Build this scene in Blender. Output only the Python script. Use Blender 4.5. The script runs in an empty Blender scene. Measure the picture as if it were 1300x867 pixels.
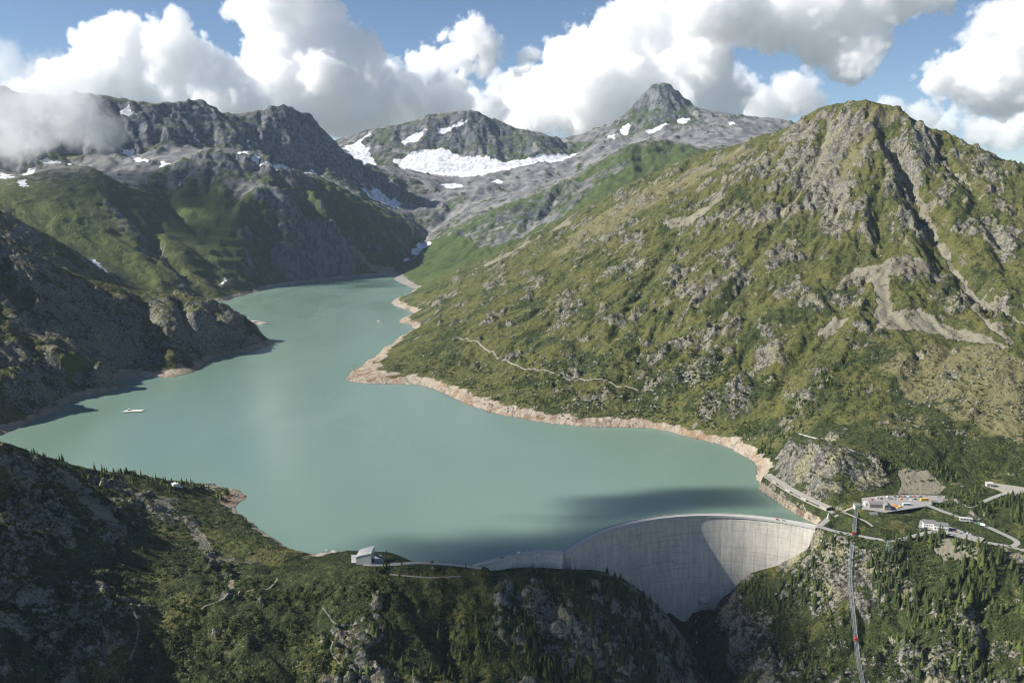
import bpy, bmesh, math, random
import numpy as np
from mathutils import Vector, Matrix

# ------------------------------------------------------------------ camera, sky, sun, exposure
sc = bpy.context.scene
col = sc.collection
F_PX, CAM_H, PITCH = 1102.0, 465.0, math.radians(10.0)      # focal length in photo pixels (1300 wide), height over the lake
cam_d = bpy.data.cameras.new('camera')
cam_d.sensor_width = 36.0
cam_d.lens = 36.0 * F_PX / 1300.0
cam_d.clip_start = 1.0
cam_d.clip_end = 60000.0
cam = bpy.data.objects.new('camera', cam_d)
cam.location = (0, 0, CAM_H)
cam.rotation_euler = (math.pi / 2 - PITCH, 0, 0)
col.objects.link(cam)
sc.camera = cam

SUN_EL = math.radians(34.0)
SUN_DIR = Vector((-0.997, -0.06, 0)).normalized()          # horizontal direction towards the sun
SUN_VEC = Vector((SUN_DIR.x * math.cos(SUN_EL), SUN_DIR.y * math.cos(SUN_EL), math.sin(SUN_EL)))
world = bpy.data.worlds.new('World')
sc.world = world
world.use_nodes = True
wn = world.node_tree.nodes
wl = world.node_tree.links
wn.clear()
sky = wn.new('ShaderNodeTexSky')
sky.sky_type = 'NISHITA'
sky.sun_disc = False
sky.sun_elevation = SUN_EL
sky.sun_rotation = math.atan2(SUN_VEC.x, SUN_VEC.y)
sky.altitude = 2400
sky.air_density = 1.0
sky.dust_density = 0.3
sky.ozone_density = 3.0
bg = wn.new('ShaderNodeBackground')
bg.inputs['Strength'].default_value = 0.061
wo = wn.new('ShaderNodeOutputWorld')
wl.new(sky.outputs[0], bg.inputs['Color'])
wl.new(bg.outputs[0], wo.inputs['Surface'])

sun_d = bpy.data.lights.new('sun', 'SUN')
sun_d.energy = 5.0
sun_d.angle = math.radians(0.53)
sun_d.color = (1.0, 0.955, 0.88)
sun = bpy.data.objects.new('sun', sun_d)
sun.rotation_euler = (-SUN_VEC).to_track_quat('-Z', 'Y').to_euler()
sun.location = (0, 0, 5000)
col.objects.link(sun)

sc.view_settings.view_transform = 'Standard'
sc.view_settings.look = 'None'
sc.view_settings.exposure = 0.82
sc.view_settings.gamma = 1.0
sc.view_settings.use_curve_mapping = False
sc.cycles.max_bounces = 48
sc.cycles.diffuse_bounces = 2
sc.cycles.glossy_bounces = 2
sc.cycles.transmission_bounces = 2
sc.cycles.volume_bounces = 48
sc.cycles.use_denoising = True
sc.cycles.use_adaptive_sampling = True
sc.cycles.adaptive_threshold = 0.02
sc.cycles.filter_width = 1.15

# ------------------------------------------------------------------ photo pixel -> direction
CP, SP = math.cos(PITCH), math.sin(PITCH)
def ray(px, py):
    cx = (px - 650.0) / F_PX; cy = (433.5 - py) / F_PX
    return (cx, CP + cy * SP, -SP + cy * CP)
def Wz(px, py, z=0.0):                                       # where the ray meets height z
    d = ray(px, py); t = (z - CAM_H) / d[2]
    return (d[0] * t, d[1] * t, z)
def A(px, py, Y):                                            # the point at distance Y north of the camera
    d = ray(px, py); t = Y / d[1]
    return (d[0] * t, Y, CAM_H + d[2] * t)
def S(px, py):
    return Wz(px, py, 0.0)

# ------------------------------------------------------------------ noise (numpy)
_rs = np.random.RandomState(7)
_ang = _rs.rand(1024) * 2 * np.pi
_GX = np.cos(_ang).astype(np.float32); _GY = np.sin(_ang).astype(np.float32)
_RX = _rs.rand(1024).astype(np.float32); _RY = _rs.rand(1024).astype(np.float32)
def _h(ix, iy, seed):
    h = (ix * 374761393 + iy * 668265263 + seed * 144665107) & 0xffffffff
    h = ((h ^ (h >> 13)) * 1274126177) & 0xffffffff
    return ((h ^ (h >> 16)) & 1023).astype(np.int32)
def gnoise(x, y, seed=0):
    fx = np.floor(x); fy = np.floor(y)
    ix = fx.astype(np.int64); iy = fy.astype(np.int64)
    dx = (x - fx).astype(np.float32); dy = (y - fy).astype(np.float32)
    u = dx * dx * dx * (dx * (dx * 6 - 15) + 10); v = dy * dy * dy * (dy * (dy * 6 - 15) + 10)
    def c(ox, oy):
        k = _h(ix + ox, iy + oy, seed)
        return _GX[k] * (dx - ox) + _GY[k] * (dy - oy)
    a = c(0, 0); b = c(1, 0); d = c(0, 1); e = c(1, 1)
    a = a + (b - a) * u
    d = d + (e - d) * u
    return (a + (d - a) * v) * 1.5
def fbm(x, y, cell, octs, seed=0, gain=0.5, ridged=False):
    s = np.zeros(np.shape(x), np.float32); a = 1.0; tot = 0.0
    for o in range(octs):
        n = gnoise(np.asarray(x) / cell + 17.3 * o, np.asarray(y) / cell - 9.1 * o, seed + o)
        if ridged: n = 1.0 - 2.0 * np.abs(n)
        s += a * n; tot += a; a *= gain; cell *= 0.47
    return s / tot
def worley(x, y, cell, seed=0):                              # F1, F2 and the id of the nearest cell
    x = x / cell; y = y / cell
    ix = np.floor(x).astype(np.int64); iy = np.floor(y).astype(np.int64)
    f1 = np.full(np.shape(x), 9.0, np.float32); f2 = f1.copy(); idn = np.zeros(np.shape(x), np.int32)
    for i in (-1, 0, 1):
        for j in (-1, 0, 1):
            k = _h(ix + i, iy + j, seed)
            d = np.hypot(ix + i + _RX[k] - x, iy + j + _RY[k] - y).astype(np.float32)
            near = d < f1
            f2 = np.where(near, f1, np.minimum(f2, d)); idn = np.where(near, k, idn); f1 = np.where(near, d, f1)
    return f1, f2, idn
def gullies(x, y, gx, gy, cell, octs, seed=0, gain=0.5):     # grooves that run down the slope
    out = np.zeros(np.shape(x), np.float32); amp = 1.0; tot = 0.0
    gx = gx.astype(np.float32).copy(); gy = gy.astype(np.float32).copy()
    for o in range(octs):
        l = np.sqrt(gx * gx + gy * gy) + 1e-4
        sx = -gy / l; sy = gx / l
        X = x / cell; Y = y / cell
        ix = np.floor(X).astype(np.int64); iy = np.floor(Y).astype(np.int64)
        ac = np.zeros_like(out); as_ = np.zeros_like(out); aw = np.zeros_like(out)
        for i in (-1, 0, 1):
            for j in (-1, 0, 1):
                k = _h(ix + i, iy + j, seed + o * 5)
                vx = (X - (ix + i + _RX[k])).astype(np.float32); vy = (Y - (iy + j + _RY[k])).astype(np.float32)
                w = np.maximum(np.exp(-2.0 * (vx * vx + vy * vy)) - 0.0111, 0)
                ph = (vx * sx + vy * sy) * 6.2832 * 0.8
                ac += np.cos(ph) * w; as_ += np.sin(ph) * w; aw += w
        ac /= aw + 1e-4; as_ /= aw + 1e-4
        out += amp * ac; tot += amp
        gx = gx - 0.55 * as_ * sx * l; gy = gy - 0.55 * as_ * sy * l
        amp *= gain; cell *= 0.5
    return out / tot
def sstep(a, b, x):
    t = np.clip((x - a) / (b - a), 0, 1)
    return t * t * (3 - 2 * t)

# ------------------------------------------------------------------ the relief: known lines, then a surface stretched between them
SHORE_R = [S(*p) for p in [(1037, 663), (1010, 648), (992, 630), (968, 612), (960, 590), (930, 568), (880, 556), (845, 545), (790, 541), (735, 541), (700, 538),
           (660, 532), (620, 523), (590, 512), (555, 495), (535, 488), (495, 488), (455, 487), (432, 483), (445, 472), (480, 450), (505, 430),
           (528, 418), (522, 412), (506, 411), (507, 404), (530, 399), (515, 392), (498, 388), (497, 381), (515, 376), (527, 368), (505, 358), (498, 354), (503, 349)]]
SHORE_FAR = [S(*p) for p in [(490, 348), (465, 351), (440, 353), (415, 354), (380, 359), (350, 364), (320, 372), (285, 382)]]
SHORE_HID = [(-1280, 3560, 0), (-1320, 3350, 0), (-1150, 3050, 0), (-930, 2830, 0), (-790, 2680, 0)]
SHORE_L = [S(*p) for p in [(335, 428), (346, 436), (315, 447), (285, 450), (262, 457), (245, 473), (215, 481), (195, 472), (165, 475), (130, 488), (90, 507), (60, 521), (30, 541), (0, 553), (-60, 575)]]
SHORE_FG = [(-1150, 1430, 0), (-1000, 1380, 0), (-800, 1345, 0), (-620, 1325, 0), (-520, 1315, 0), (-450, 1300, 0)] + [S(*p) for p in [(272, 612), (300, 622), (318, 629), (300, 640), (288, 648), (318, 668), (352, 694), (385, 706), (405, 700), (440, 700), (455, 712), (500, 718), (590, 719), (612, 722)]]
DAM_C, DAM_RAD, DAM_A0, DAM_A1, CREST = (272.5, 919.2), 232.3, math.radians(153.5), math.radians(53.5), 18.0   # circle through the crest as seen
def arc(r, a): return (DAM_C[0] + r * math.cos(a), DAM_C[1] + r * math.sin(a))
LAKE = SHORE_R + SHORE_FAR + SHORE_HID + SHORE_L + SHORE_FG + [(-40, 992, 0), (14, 1027, 0), (40, 1032, 0)] + [arc(DAM_RAD, DAM_A0 + (DAM_A1 - DAM_A0) * k / 12.0) + (0.0,) for k in range(13)]

LINES = [SHORE_R, SHORE_FAR, SHORE_HID, SHORE_L, SHORE_FG]
def AL(*pts): LINES.append([A(*p) for p in pts])
def WL(*pts): LINES.append([Wz(*p) for p in pts])
# foreground ridge, its bench and the slope below it
AL((-260, 500, 960), (-120, 535, 1000), (0, 568, 1050), (60, 588, 1150), (160, 603, 1230), (250, 613, 1255))
AL((-100, 610, 880), (0, 632, 935), (100, 655, 1010), (180, 672, 1050), (260, 688, 1055), (330, 708, 1030), (395, 728, 990))
AL((278, 640, 1215), (300, 655, 1165), (320, 668, 1125), (352, 692, 1062), (385, 708, 1025), (410, 716, 1008))
WL((400, 724, 12), (460, 714, 17), (520, 720, 17), (600, 724, 17), (640, 722, 12), (700, 722, 9))
WL((255, 620, 9), (285, 626, 7), (310, 630, 3))
WL((440, 735, 13), (520, 737, 12), (600, 737, 10))
AL((-100, 867, 690), (0, 867, 715), (100, 867, 745), (200, 867, 775), (400, 867, 815), (600, 867, 850), (760, 867, 880))
LINES.append([(-640, 1010, 175), (-760, 960, 250), (-900, 900, 340), (-1300, 850, 480), (-2000, 900, 600)])
LINES.append([(-760, 960, 250), (-715, 880, 222), (-690, 780, 222), (-690, 700, 238), (-690, 560, 150)])
LINES.append([(x, 520, -190 + abs(x) * 0.06) for x in range(-1500, 1501, 100)])
# gorge under the dam
LINES.append([A(720, 719, 1002), A(780, 724, 1012), A(822, 752, 1020), A(846, 774, 1042), A(862, 800, 1050)])
GORGE = [A(865, 800, 1130), A(880, 830, 1060), A(915, 885, 990), (240, 850, -190), (220, 700, -230), (200, 400, -290)]
LINES.append(GORGE)
LINES.append([A(1035, 670, 1150), A(1000, 697, 1140), A(960, 722, 1125), A(925, 745, 1110), A(885, 772, 1100)])
AL((960, 867, 935), (1000, 867, 925), (1100, 867, 905), (1200, 867, 890), (1300, 867, 875), (1450, 867, 850))
# terrace east of the dam
WL((1040, 670, 18), (1090, 682, 19), (1150, 683, 21), (1190, 674, 25), (1240, 684, 24), (1300, 694, 22), (1400, 705, 22))
WL((1085, 644, 30), (1130, 642, 33), (1180, 640, 33), (1230, 650, 31), (1270, 672, 27))
WL((1052, 640, 22), (1030, 628, 21), (1000, 610, 20), (980, 600, 20))
WL((1060, 628, 38), (1120, 622, 37), (1200, 624, 37), (1260, 616, 45), (1300, 622, 46), (1400, 640, 50))
AL((1015, 551, 1300), (1055, 562, 1280), (1095, 576, 1255))
# right mountain
AL((520, 372, 4080), (600, 335, 3850), (680, 300, 3650), (760, 255, 3500), (870, 204, 3220), (905, 190, 3060), (960, 180, 2880), (1000, 163, 2750), (1040, 140, 2600), (1075, 126, 2500), (1098, 122, 2450), (1140, 136, 2400), (1200, 176, 2300), (1260, 203, 2220), (1300, 218, 2150), (1400, 262, 2000), (1550, 330, 1850))
AL((1098, 122, 2450), (1085, 205, 2260), (1090, 290, 2060), (1110, 335, 1930))
AL((1060, 350, 1890), (1130, 335, 1900), (1200, 355, 1850))
AL((1050, 420, 1730), (1120, 412, 1720), (1200, 410, 1700), (1290, 440, 1560))
AL((1130, 470, 1560), (1230, 470, 1500), (1300, 480, 1450))
# far side of the right mountain and the valley behind it
LINES.append([(-330, 4750, 60), (300, 4650, 200), (900, 4400, 330), (1600, 3900, 420), (2400, 3200, 450), (3300, 2600, 450)])
# green ridge beyond
AL((498, 346, 4900), (530, 328, 5100), (560, 310, 5200), (640, 266, 5300), (720, 231, 5400), (800, 187, 5500), (840, 173, 5600), (880, 186, 5650), (985, 180, 5700), (1100, 205, 5700), (1300, 260, 5600))
AL((615, 300, 5000), (700, 275, 5050), (760, 240, 5150))
# pyramid peak and its shoulders
AL((722, 186, 8000), (760, 165, 7950), (800, 146, 7900), (815, 128, 7850), (824, 118, 7850), (834, 107, 7800), (840, 104, 7800), (848, 107, 7800), (860, 120, 7800), (880, 140, 7800), (930, 147, 7600), (975, 150, 7550), (1003, 157, 7500), (1060, 185, 7500), (1250, 230, 7500))
AL((840, 104, 7800), (846, 135, 7600), (850, 160, 7300), (880, 180, 6900))
AL((700, 230, 6600), (780, 205, 6500), (860, 190, 6500), (960, 178, 6600))
# snow mountain and its glacier shelf
AL((405, 190, 7500), (440, 172, 7500), (470, 165, 7500), (530, 153, 7500), (560, 146, 7500), (600, 142, 7500), (640, 154, 7500), (665, 168, 7500), (700, 172, 7400), (716, 194, 7400))
AL((440, 214, 6900), (500, 217, 6850), (560, 220, 6800), (620, 215, 6850), (700, 206, 7000), (735, 196, 7300))
AL((500, 190, 7150), (560, 190, 7100), (640, 190, 7150))
AL((470, 262, 6000), (540, 262, 6000), (620, 250, 6100), (690, 240, 6200))
AL((512, 337, 4980), (525, 318, 5200), (545, 295, 5600), (575, 270, 5950))
# cliff range on the left
AL((-300, 100, 4800), (-100, 112, 5000), (60, 118, 5250), (130, 120, 5400), (165, 131, 5480), (200, 133, 5550), (250, 128, 5680), (270, 143, 5740), (285, 152, 5780), (310, 144, 5850), (345, 137, 5920), (392, 143, 6020), (412, 172, 6060), (450, 213, 6150), (512, 246, 6200))
AL((-100, 190, 4650), (60, 198, 4880), (150, 203, 5060), (240, 186, 5300), (330, 196, 5520), (400, 222, 5720))
AL((180, 222, 4750), (260, 188, 4850), (330, 195, 4900), (400, 232, 5050), (470, 262, 5200), (510, 300, 5150))
AL((215, 250, 4600), (300, 240, 4550), (340, 235, 4600), (370, 250, 4650))
AL((300, 240, 4550), (300, 290, 4250), (310, 330, 4120))
AL((400, 250, 4800), (430, 300, 4620), (460, 335, 4650))
AL((225, 265, 4500), (250, 310, 4100), (275, 350, 3900))
AL((345, 260, 4550), (380, 320, 4350), (395, 345, 4420))
AL((0, 232, 4350), (60, 218, 4300), (110, 211, 4300), (132, 232, 4200), (180, 290, 4000), (240, 340, 3760), (285, 378, 3640))
AL((0, 226, 4700), (60, 222, 4700), (150, 225, 4650))
LINES.append([(-2300, 3750, 420), (-1900, 3600, 260), (-1600, 3480, 120), (-1400, 3440, 30)])
AL((-140, 232, 2950), (0, 271, 3050), (60, 302, 3080), (125, 350, 3080), (168, 376, 3040))
# left headland
AL((-150, 250, 2150), (0, 306, 2250), (60, 336, 2320), (120, 362, 2450), (180, 373, 2600), (240, 373, 2640), (290, 391, 2650), (332, 420, 2620))
AL((60, 352, 2230), (120, 378, 2330), (180, 394, 2420), (215, 398, 2410), (255, 403, 2430), (305, 422, 2500))
AL((0, 470, 1760), (60, 482, 1790))
AL((190, 452, 2170), (222, 448, 2220), (262, 438, 2400), (300, 432, 2500))
AL((60, 445, 1950), (130, 450, 1990))
LINES.append([(-2300, 3000, 520), (-1900, 2900, 330), (-1550, 2800, 170), (-1250, 2800, 60)])

GX0, GX1, GY0, GY1, G = -5200, 5600, 200, 10200, 20
def resample(line, step):
    pts = []
    for a, b in zip(line[:-1], line[1:]):
        n = max(1, int(math.hypot(b[0] - a[0], b[1] - a[1]) / step) + 1)
        for k in range(n):
            t = k / n; pts.append([a[i] + (b[i] - a[i]) * t for i in range(3)])
    pts.append(list(line[-1])[:3])
    return np.array(pts)
def inside(poly, x, y):
    p = np.array([(q[0], q[1]) for q in poly]); r = np.zeros(np.shape(x), bool)
    m = (x >= p[:, 0].min()) & (x <= p[:, 0].max()) & (y >= p[:, 1].min()) & (y <= p[:, 1].max())
    if not m.any(): return r
    xx = x[m]; yy = y[m]; c = np.zeros(xx.shape, bool)
    for (ax, ay), (bx, by) in zip(p, np.roll(p, -1, 0)):
        if ay == by: continue
        c ^= ((ay > yy) != (by > yy)) & (xx < (bx - ax) * (yy - ay) / (by - ay) + ax)
    r[m] = c
    return r
def solve():
    h = None
    for g in (320, 160, 80, 40, 20):
        nx = (GX1 - GX0) // g + 1; ny = (GY1 - GY0) // g + 1
        s = np.zeros((ny, nx)); w = np.zeros((ny, nx))
        for l in LINES:
            p = resample(l, g * 0.4)
            i = np.round((p[:, 0] - GX0) / g).astype(int); j = np.round((p[:, 1] - GY0) / g).astype(int)
            ok = (i >= 0) & (i < nx) & (j >= 0) & (j < ny)
            np.add.at(s, (j[ok], i[ok]), p[ok, 2]); np.add.at(w, (j[ok], i[ok]), 1)
        xs, ys = np.meshgrid(GX0 + np.arange(nx) * g, GY0 + np.arange(ny) * g)
        fix = w > 0; val = np.where(fix, s / np.maximum(w, 1), 0)
        if g <= 80:                                          # the lake bed falls away from the shore
            lk = inside(LAKE, xs, ys); e = lk.copy()
            for _ in range(max(1, 80 // g)):
                e[1:-1, 1:-1] = e[1:-1, 1:-1] & e[:-2, 1:-1] & e[2:, 1:-1] & e[1:-1, :-2] & e[1:-1, 2:]
            val[e] = -45; fix |= e
        b = np.zeros_like(fix); b[0] = b[-1] = True; b[:, 0] = b[:, -1] = True; b &= ~fix
        val[b] = np.where(ys[b] < 400, -280, np.where(xs[b] < -5000, 650, np.where(xs[b] > 5400, 350, 500))); fix |= b
        if h is None: h = np.full((ny, nx), 200.0)
        else:
            oy = np.minimum(np.arange(ny) / 2.0, h.shape[0] - 1.001); ox = np.minimum(np.arange(nx) / 2.0, h.shape[1] - 1.001)
            j = oy.astype(int)[:, None]; i = ox.astype(int)[None, :]; fy = (oy - oy.astype(int))[:, None]; fx = (ox - ox.astype(int))[None, :]
            h = (h[j, i] * (1 - fx) + h[j, i + 1] * fx) * (1 - fy) + (h[j + 1, i] * (1 - fx) + h[j + 1, i + 1] * fx) * fy
        h = np.where(fix, val, h)
        par = (np.add.outer(np.arange(ny), np.arange(nx)) % 2).astype(bool)[1:-1, 1:-1]
        free = ~fix[1:-1, 1:-1]; m0 = free & par; m1 = free & ~par
        for _ in range({320: 150, 160: 100, 80: 80, 40: 60, 20: 50}[g]):
            for m in (m0, m1):
                a = 0.25 * (h[:-2, 1:-1] + h[2:, 1:-1] + h[1:-1, :-2] + h[1:-1, 2:])
                c = h[1:-1, 1:-1]; c[m] += 1.5 * (a[m] - c[m])
    for _ in range(2):                                       # take the knife edge off the lines
        a = 0.25 * (h[:-2, 1:-1] + h[2:, 1:-1] + h[1:-1, :-2] + h[1:-1, 2:])
        h[1:-1, 1:-1] = 0.5 * h[1:-1, 1:-1] + 0.5 * a
    return h
BASE = solve()
def blur(h, n):
    h = h.copy()
    for _ in range(n):
        h[1:-1, 1:-1] = 0.2 * (h[1:-1, 1:-1] + h[:-2, 1:-1] + h[2:, 1:-1] + h[1:-1, :-2] + h[1:-1, 2:])
    return h
SM = blur(BASE, 6)
DYg, DXg = np.gradient(SM, G)
def samp(grid, x, y):
    fx = np.clip((np.asarray(x, float) - GX0) / G, 1, grid.shape[1] - 3); fy = np.clip((np.asarray(y, float) - GY0) / G, 1, grid.shape[0] - 3)
    i = fx.astype(int); j = fy.astype(int); u = fx - i; v = fy - j
    def cw(t): return (-0.5 * t**3 + t**2 - 0.5 * t, 1.5 * t**3 - 2.5 * t**2 + 1, -1.5 * t**3 + 2 * t**2 + 0.5 * t, 0.5 * t**3 - 0.5 * t**2)
    wx = cw(u); wy = cw(v); r = 0
    for b in range(4):
        q = 0
        for a in range(4): q = q + wx[a] * grid[j + b - 1, i + a - 1]
        r = r + wy[b] * q
    return r
def samp1(grid, x, y):
    fx = np.clip((np.asarray(x, float) - GX0) / G, 0, grid.shape[1] - 1.001); fy = np.clip((np.asarray(y, float) - GY0) / G, 0, grid.shape[0] - 1.001)
    i = fx.astype(int); j = fy.astype(int); u = fx - i; v = fy - j
    return (grid[j, i] * (1 - u) + grid[j, i + 1] * u) * (1 - v) + (grid[j + 1, i] * (1 - u) + grid[j + 1, i + 1] * u) * v
_T = 1.004 ** np.arange(0, 900) * 350.0
def hit(px, py, grid=None):                                  # where the ray of a photo pixel meets the ground
    d = ray(px, py); Y = _T; t = Y / d[1]
    x = d[0] * t; z = CAM_H + d[2] * t
    g = samp1(BASE if grid is None else grid, x, Y)
    k = np.nonzero(z < g)[0]
    k = k[0] if len(k) else len(Y) - 1
    if k > 0:
        a = z[k - 1] - g[k - 1]; b = z[k] - g[k]; f = a / (a - b) if a != b else 0
        Yh = Y[k - 1] + (Y[k] - Y[k - 1]) * f
    else: Yh = Y[0]
    t = Yh / d[1]
    return (d[0] * t, Yh, CAM_H + d[2] * t)

def hits(px, py):                                            # many pixels at once
    px = np.asarray(px, float); py = np.asarray(py, float); out = np.zeros((len(px), 3))
    for c in range(0, len(px), 400):
        a, b = px[c:c + 400], py[c:c + 400]
        cx = (a - 650.0) / F_PX; cy = (433.5 - b) / F_PX; dy = CP + cy * SP; dz = -SP + cy * CP
        X = (cx / dy)[:, None] * _T[None]; Z = CAM_H + (dz / dy)[:, None] * _T[None]
        below = Z < samp1(BASE, X, np.broadcast_to(_T, X.shape))
        k = np.where(below.any(1), below.argmax(1), len(_T) - 1); Y = _T[k] * 0.998
        out[c:c + 400] = np.stack([cx / dy * Y, Y, CAM_H + dz / dy * Y], 1)
    return out
# ------------------------------------------------------------------ marks on the ground, given as photo pixels and dropped onto the relief
def HP(*pts):
    out = []
    for px, py in pts:
        for k in range(12):
            h = hit(px, py + k * 1.5)
            if h[1] < 9500: break
        out.append(h)
    m = sorted(q[1] for q in out)[len(out) // 2]
    return [q for q in out if abs(q[1] - m) < 0.22 * m + 60]
SNOW = [HP(*p) for p in [
    [(498, 205), (520, 196), (545, 188), (570, 191), (585, 197), (640, 206), (690, 199), (735, 194), (715, 205), (660, 212), (610, 222), (540, 221), (510, 214)],
    [(423, 180), (448, 170), (474, 166), (458, 182), (470, 194), (480, 212), (462, 216), (446, 196), (430, 190)],
    [(328, 208), (358, 214), (394, 206), (401, 219), (372, 225), (345, 219)],
    [(455, 228), (480, 240), (512, 258), (500, 262), (468, 250)],
    [(158, 189), (166, 190), (178, 203), (191, 204), (189, 208), (172, 208)],
    [(44, 207), (62, 205), (92, 209), (90, 211), (46, 211)],
    [(0, 219), (17, 222), (2, 227)], [(25, 218), (42, 216), (43, 221), (26, 223)], [(20, 232), (27, 231), (38, 239), (27, 242)],
    [(147, 138), (160, 139), (178, 149), (168, 149)],
    [(304, 196), (314, 181), (318, 184), (312, 198)], [(322, 196), (332, 201), (326, 206), (320, 203)],
    [(552, 166), (592, 156), (592, 160), (560, 170)], [(508, 180), (530, 170), (542, 169), (532, 182), (515, 184)],
    [(786, 168), (796, 158), (800, 160), (796, 172), (788, 173)], [(820, 168), (838, 160), (850, 158), (838, 167), (824, 171)], [(858, 152), (876, 150), (874, 156), (862, 157)], [(770, 176), (782, 172), (780, 180), (770, 181)],
    [(905, 142), (912, 142), (911, 146)], [(922, 157), (930, 155), (934, 161), (928, 163)],
    [(523, 320), (534, 310), (548, 309), (546, 315), (536, 318), (528, 326)],
    [(116, 330), (122, 331), (138, 350), (131, 353)], [(276, 358), (282, 352), (284, 354), (279, 364)], [(512, 330), (522, 326), (522, 332)],
    [(200, 210), (207, 205), (213, 208), (206, 211)], [(244, 176), (252, 175), (254, 179)], [(222, 233), (226, 231), (229, 238), (225, 239)],
    [(620, 232), (632, 228), (640, 232), (630, 236)], [(560, 235), (575, 232), (590, 238), (570, 240)]]]
SCREE = [HP(*p) for p in [
    [(1060, 362), (1085, 340), (1115, 341), (1136, 329), (1180, 337), (1208, 360), (1160, 358), (1128, 362), (1130, 385), (1133, 402), (1165, 397), (1230, 418), (1285, 442), (1240, 434), (1190, 420), (1150, 422), (1110, 427), (1113, 392), (1106, 368), (1088, 356)],
    [(1036, 426), (1058, 404), (1077, 407), (1062, 419), (1046, 427)],
    [(1054, 152), (1058, 153), (1043, 195), (1009, 250), (1005, 251), (1036, 200)],
    [(1128, 170), (1132, 170), (1157, 217), (1189, 277), (1219, 332), (1272, 390), (1300, 410), (1300, 414), (1266, 393), (1213, 336), (1183, 284), (1152, 222)],
    [(838, 284), (880, 270), (916, 253), (921, 261), (890, 281), (850, 291)],
    [(1182, 178), (1186, 179), (1238, 236), (1235, 238)], [(1228, 193), (1233, 196), (1258, 222), (1253, 221)],
    [(1215, 368), (1235, 380), (1290, 436), (1282, 436), (1232, 392)],
    [(1140, 600), (1165, 597), (1200, 612), (1190, 624), (1140, 624)], [(1180, 690), (1205, 690), (1250, 715), (1240, 730), (1200, 715)],
    [(70, 595), (90, 600), (130, 640), (165, 670), (160, 690), (140, 680), (100, 640)], [(230, 655), (248, 660), (275, 705), (275, 720), (262, 712)],
    [(190, 640), (215, 632), (222, 650), (195, 655)], [(285, 735), (296, 735), (300, 752), (290, 752)],
    [(100, 560), (130, 552), (60, 520), (50, 530)],
    [(445, 315), (462, 320), (500, 340), (505, 349), (480, 345)], [(540, 300), (556, 297), (540, 312), (530, 330), (520, 335)],
    [(690, 300), (720, 280), (726, 286), (640, 330), (600, 345)], [(640, 330), (700, 270), (715, 262), (690, 290)],
    ]]
GRASSY = [HP(*p) for p in [
    [(70, 460), (150, 468), (165, 470), (100, 490), (95, 500)],
    [(150, 350), (175, 365), (235, 362), (180, 340), (130, 290), (60, 260), (10, 260), (60, 320)],
    [(262, 330), (285, 345), (300, 350), (290, 300), (320, 260), (300, 250), (280, 290), (262, 310)],
    [(520, 350), (560, 330), (640, 310), (680, 295), (640, 290), (570, 312), (530, 335)],
    [(500, 348), (545, 360), (640, 310), (600, 320), (520, 345)]]]
DRY = [HP(*p) for p in [
    [(1000, 175), (960, 190), (870, 240), (760, 300), (700, 330), (720, 300), (800, 255), (900, 205), (990, 168)],
    [(1062, 160), (1098, 124), (1135, 140), (1100, 180), (1060, 245), (1040, 240)],
    [(1110, 470), (1170, 430), (1300, 450), (1300, 560), (1200, 540)]]]
def soft_poly(polys, x, y, wob=0.0, cell=40.0):
    r = np.zeros(np.shape(x), np.float32)
    if wob:
        wx = x + wob * fbm(x, y, cell, 2, 91); wy = y + wob * fbm(x, y, cell, 2, 93)
    else: wx, wy = x, y
    for p in polys: r[inside(p, wx, wy)] = 1
    return r

def seg_dist(line, x, y):                                    # distance to a polyline, and its height at the nearest point
    d = np.full(np.shape(x), 1e9); z = np.zeros(np.shape(x))
    for a, b in zip(line[:-1], line[1:]):
        ux, uy = b[0] - a[0], b[1] - a[1]; L = ux * ux + uy * uy + 1e-9
        t = np.clip(((x - a[0]) * ux + (y - a[1]) * uy) / L, 0, 1)
        q = np.hypot(x - a[0] - t * ux, y - a[1] - t * uy)
        m = q < d; d = np.where(m, q, d); z = np.where(m, a[2] + t * (b[2] - a[2]), z)
    return d, z
def smooth_line(line, step=5.0):                              # Catmull-Rom through the points
    P = [Vector(p) for p in line]; P = [P[0] * 2 - P[1]] + P + [P[-1] * 2 - P[-2]]; out = []
    for k in range(1, len(P) - 2):
        n = max(2, int((P[k + 1] - P[k]).length / step))
        for q in range(n):
            t = q / n
            out.append(tuple(0.5 * ((2 * P[k]) + (P[k + 1] - P[k - 1]) * t + (2 * P[k - 1] - 5 * P[k] + 4 * P[k + 1] - P[k + 2]) * t * t + (3 * P[k] - P[k - 1] - 3 * P[k + 1] + P[k + 2]) * t ** 3)))
    out.append(tuple(P[-2])); return out
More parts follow.
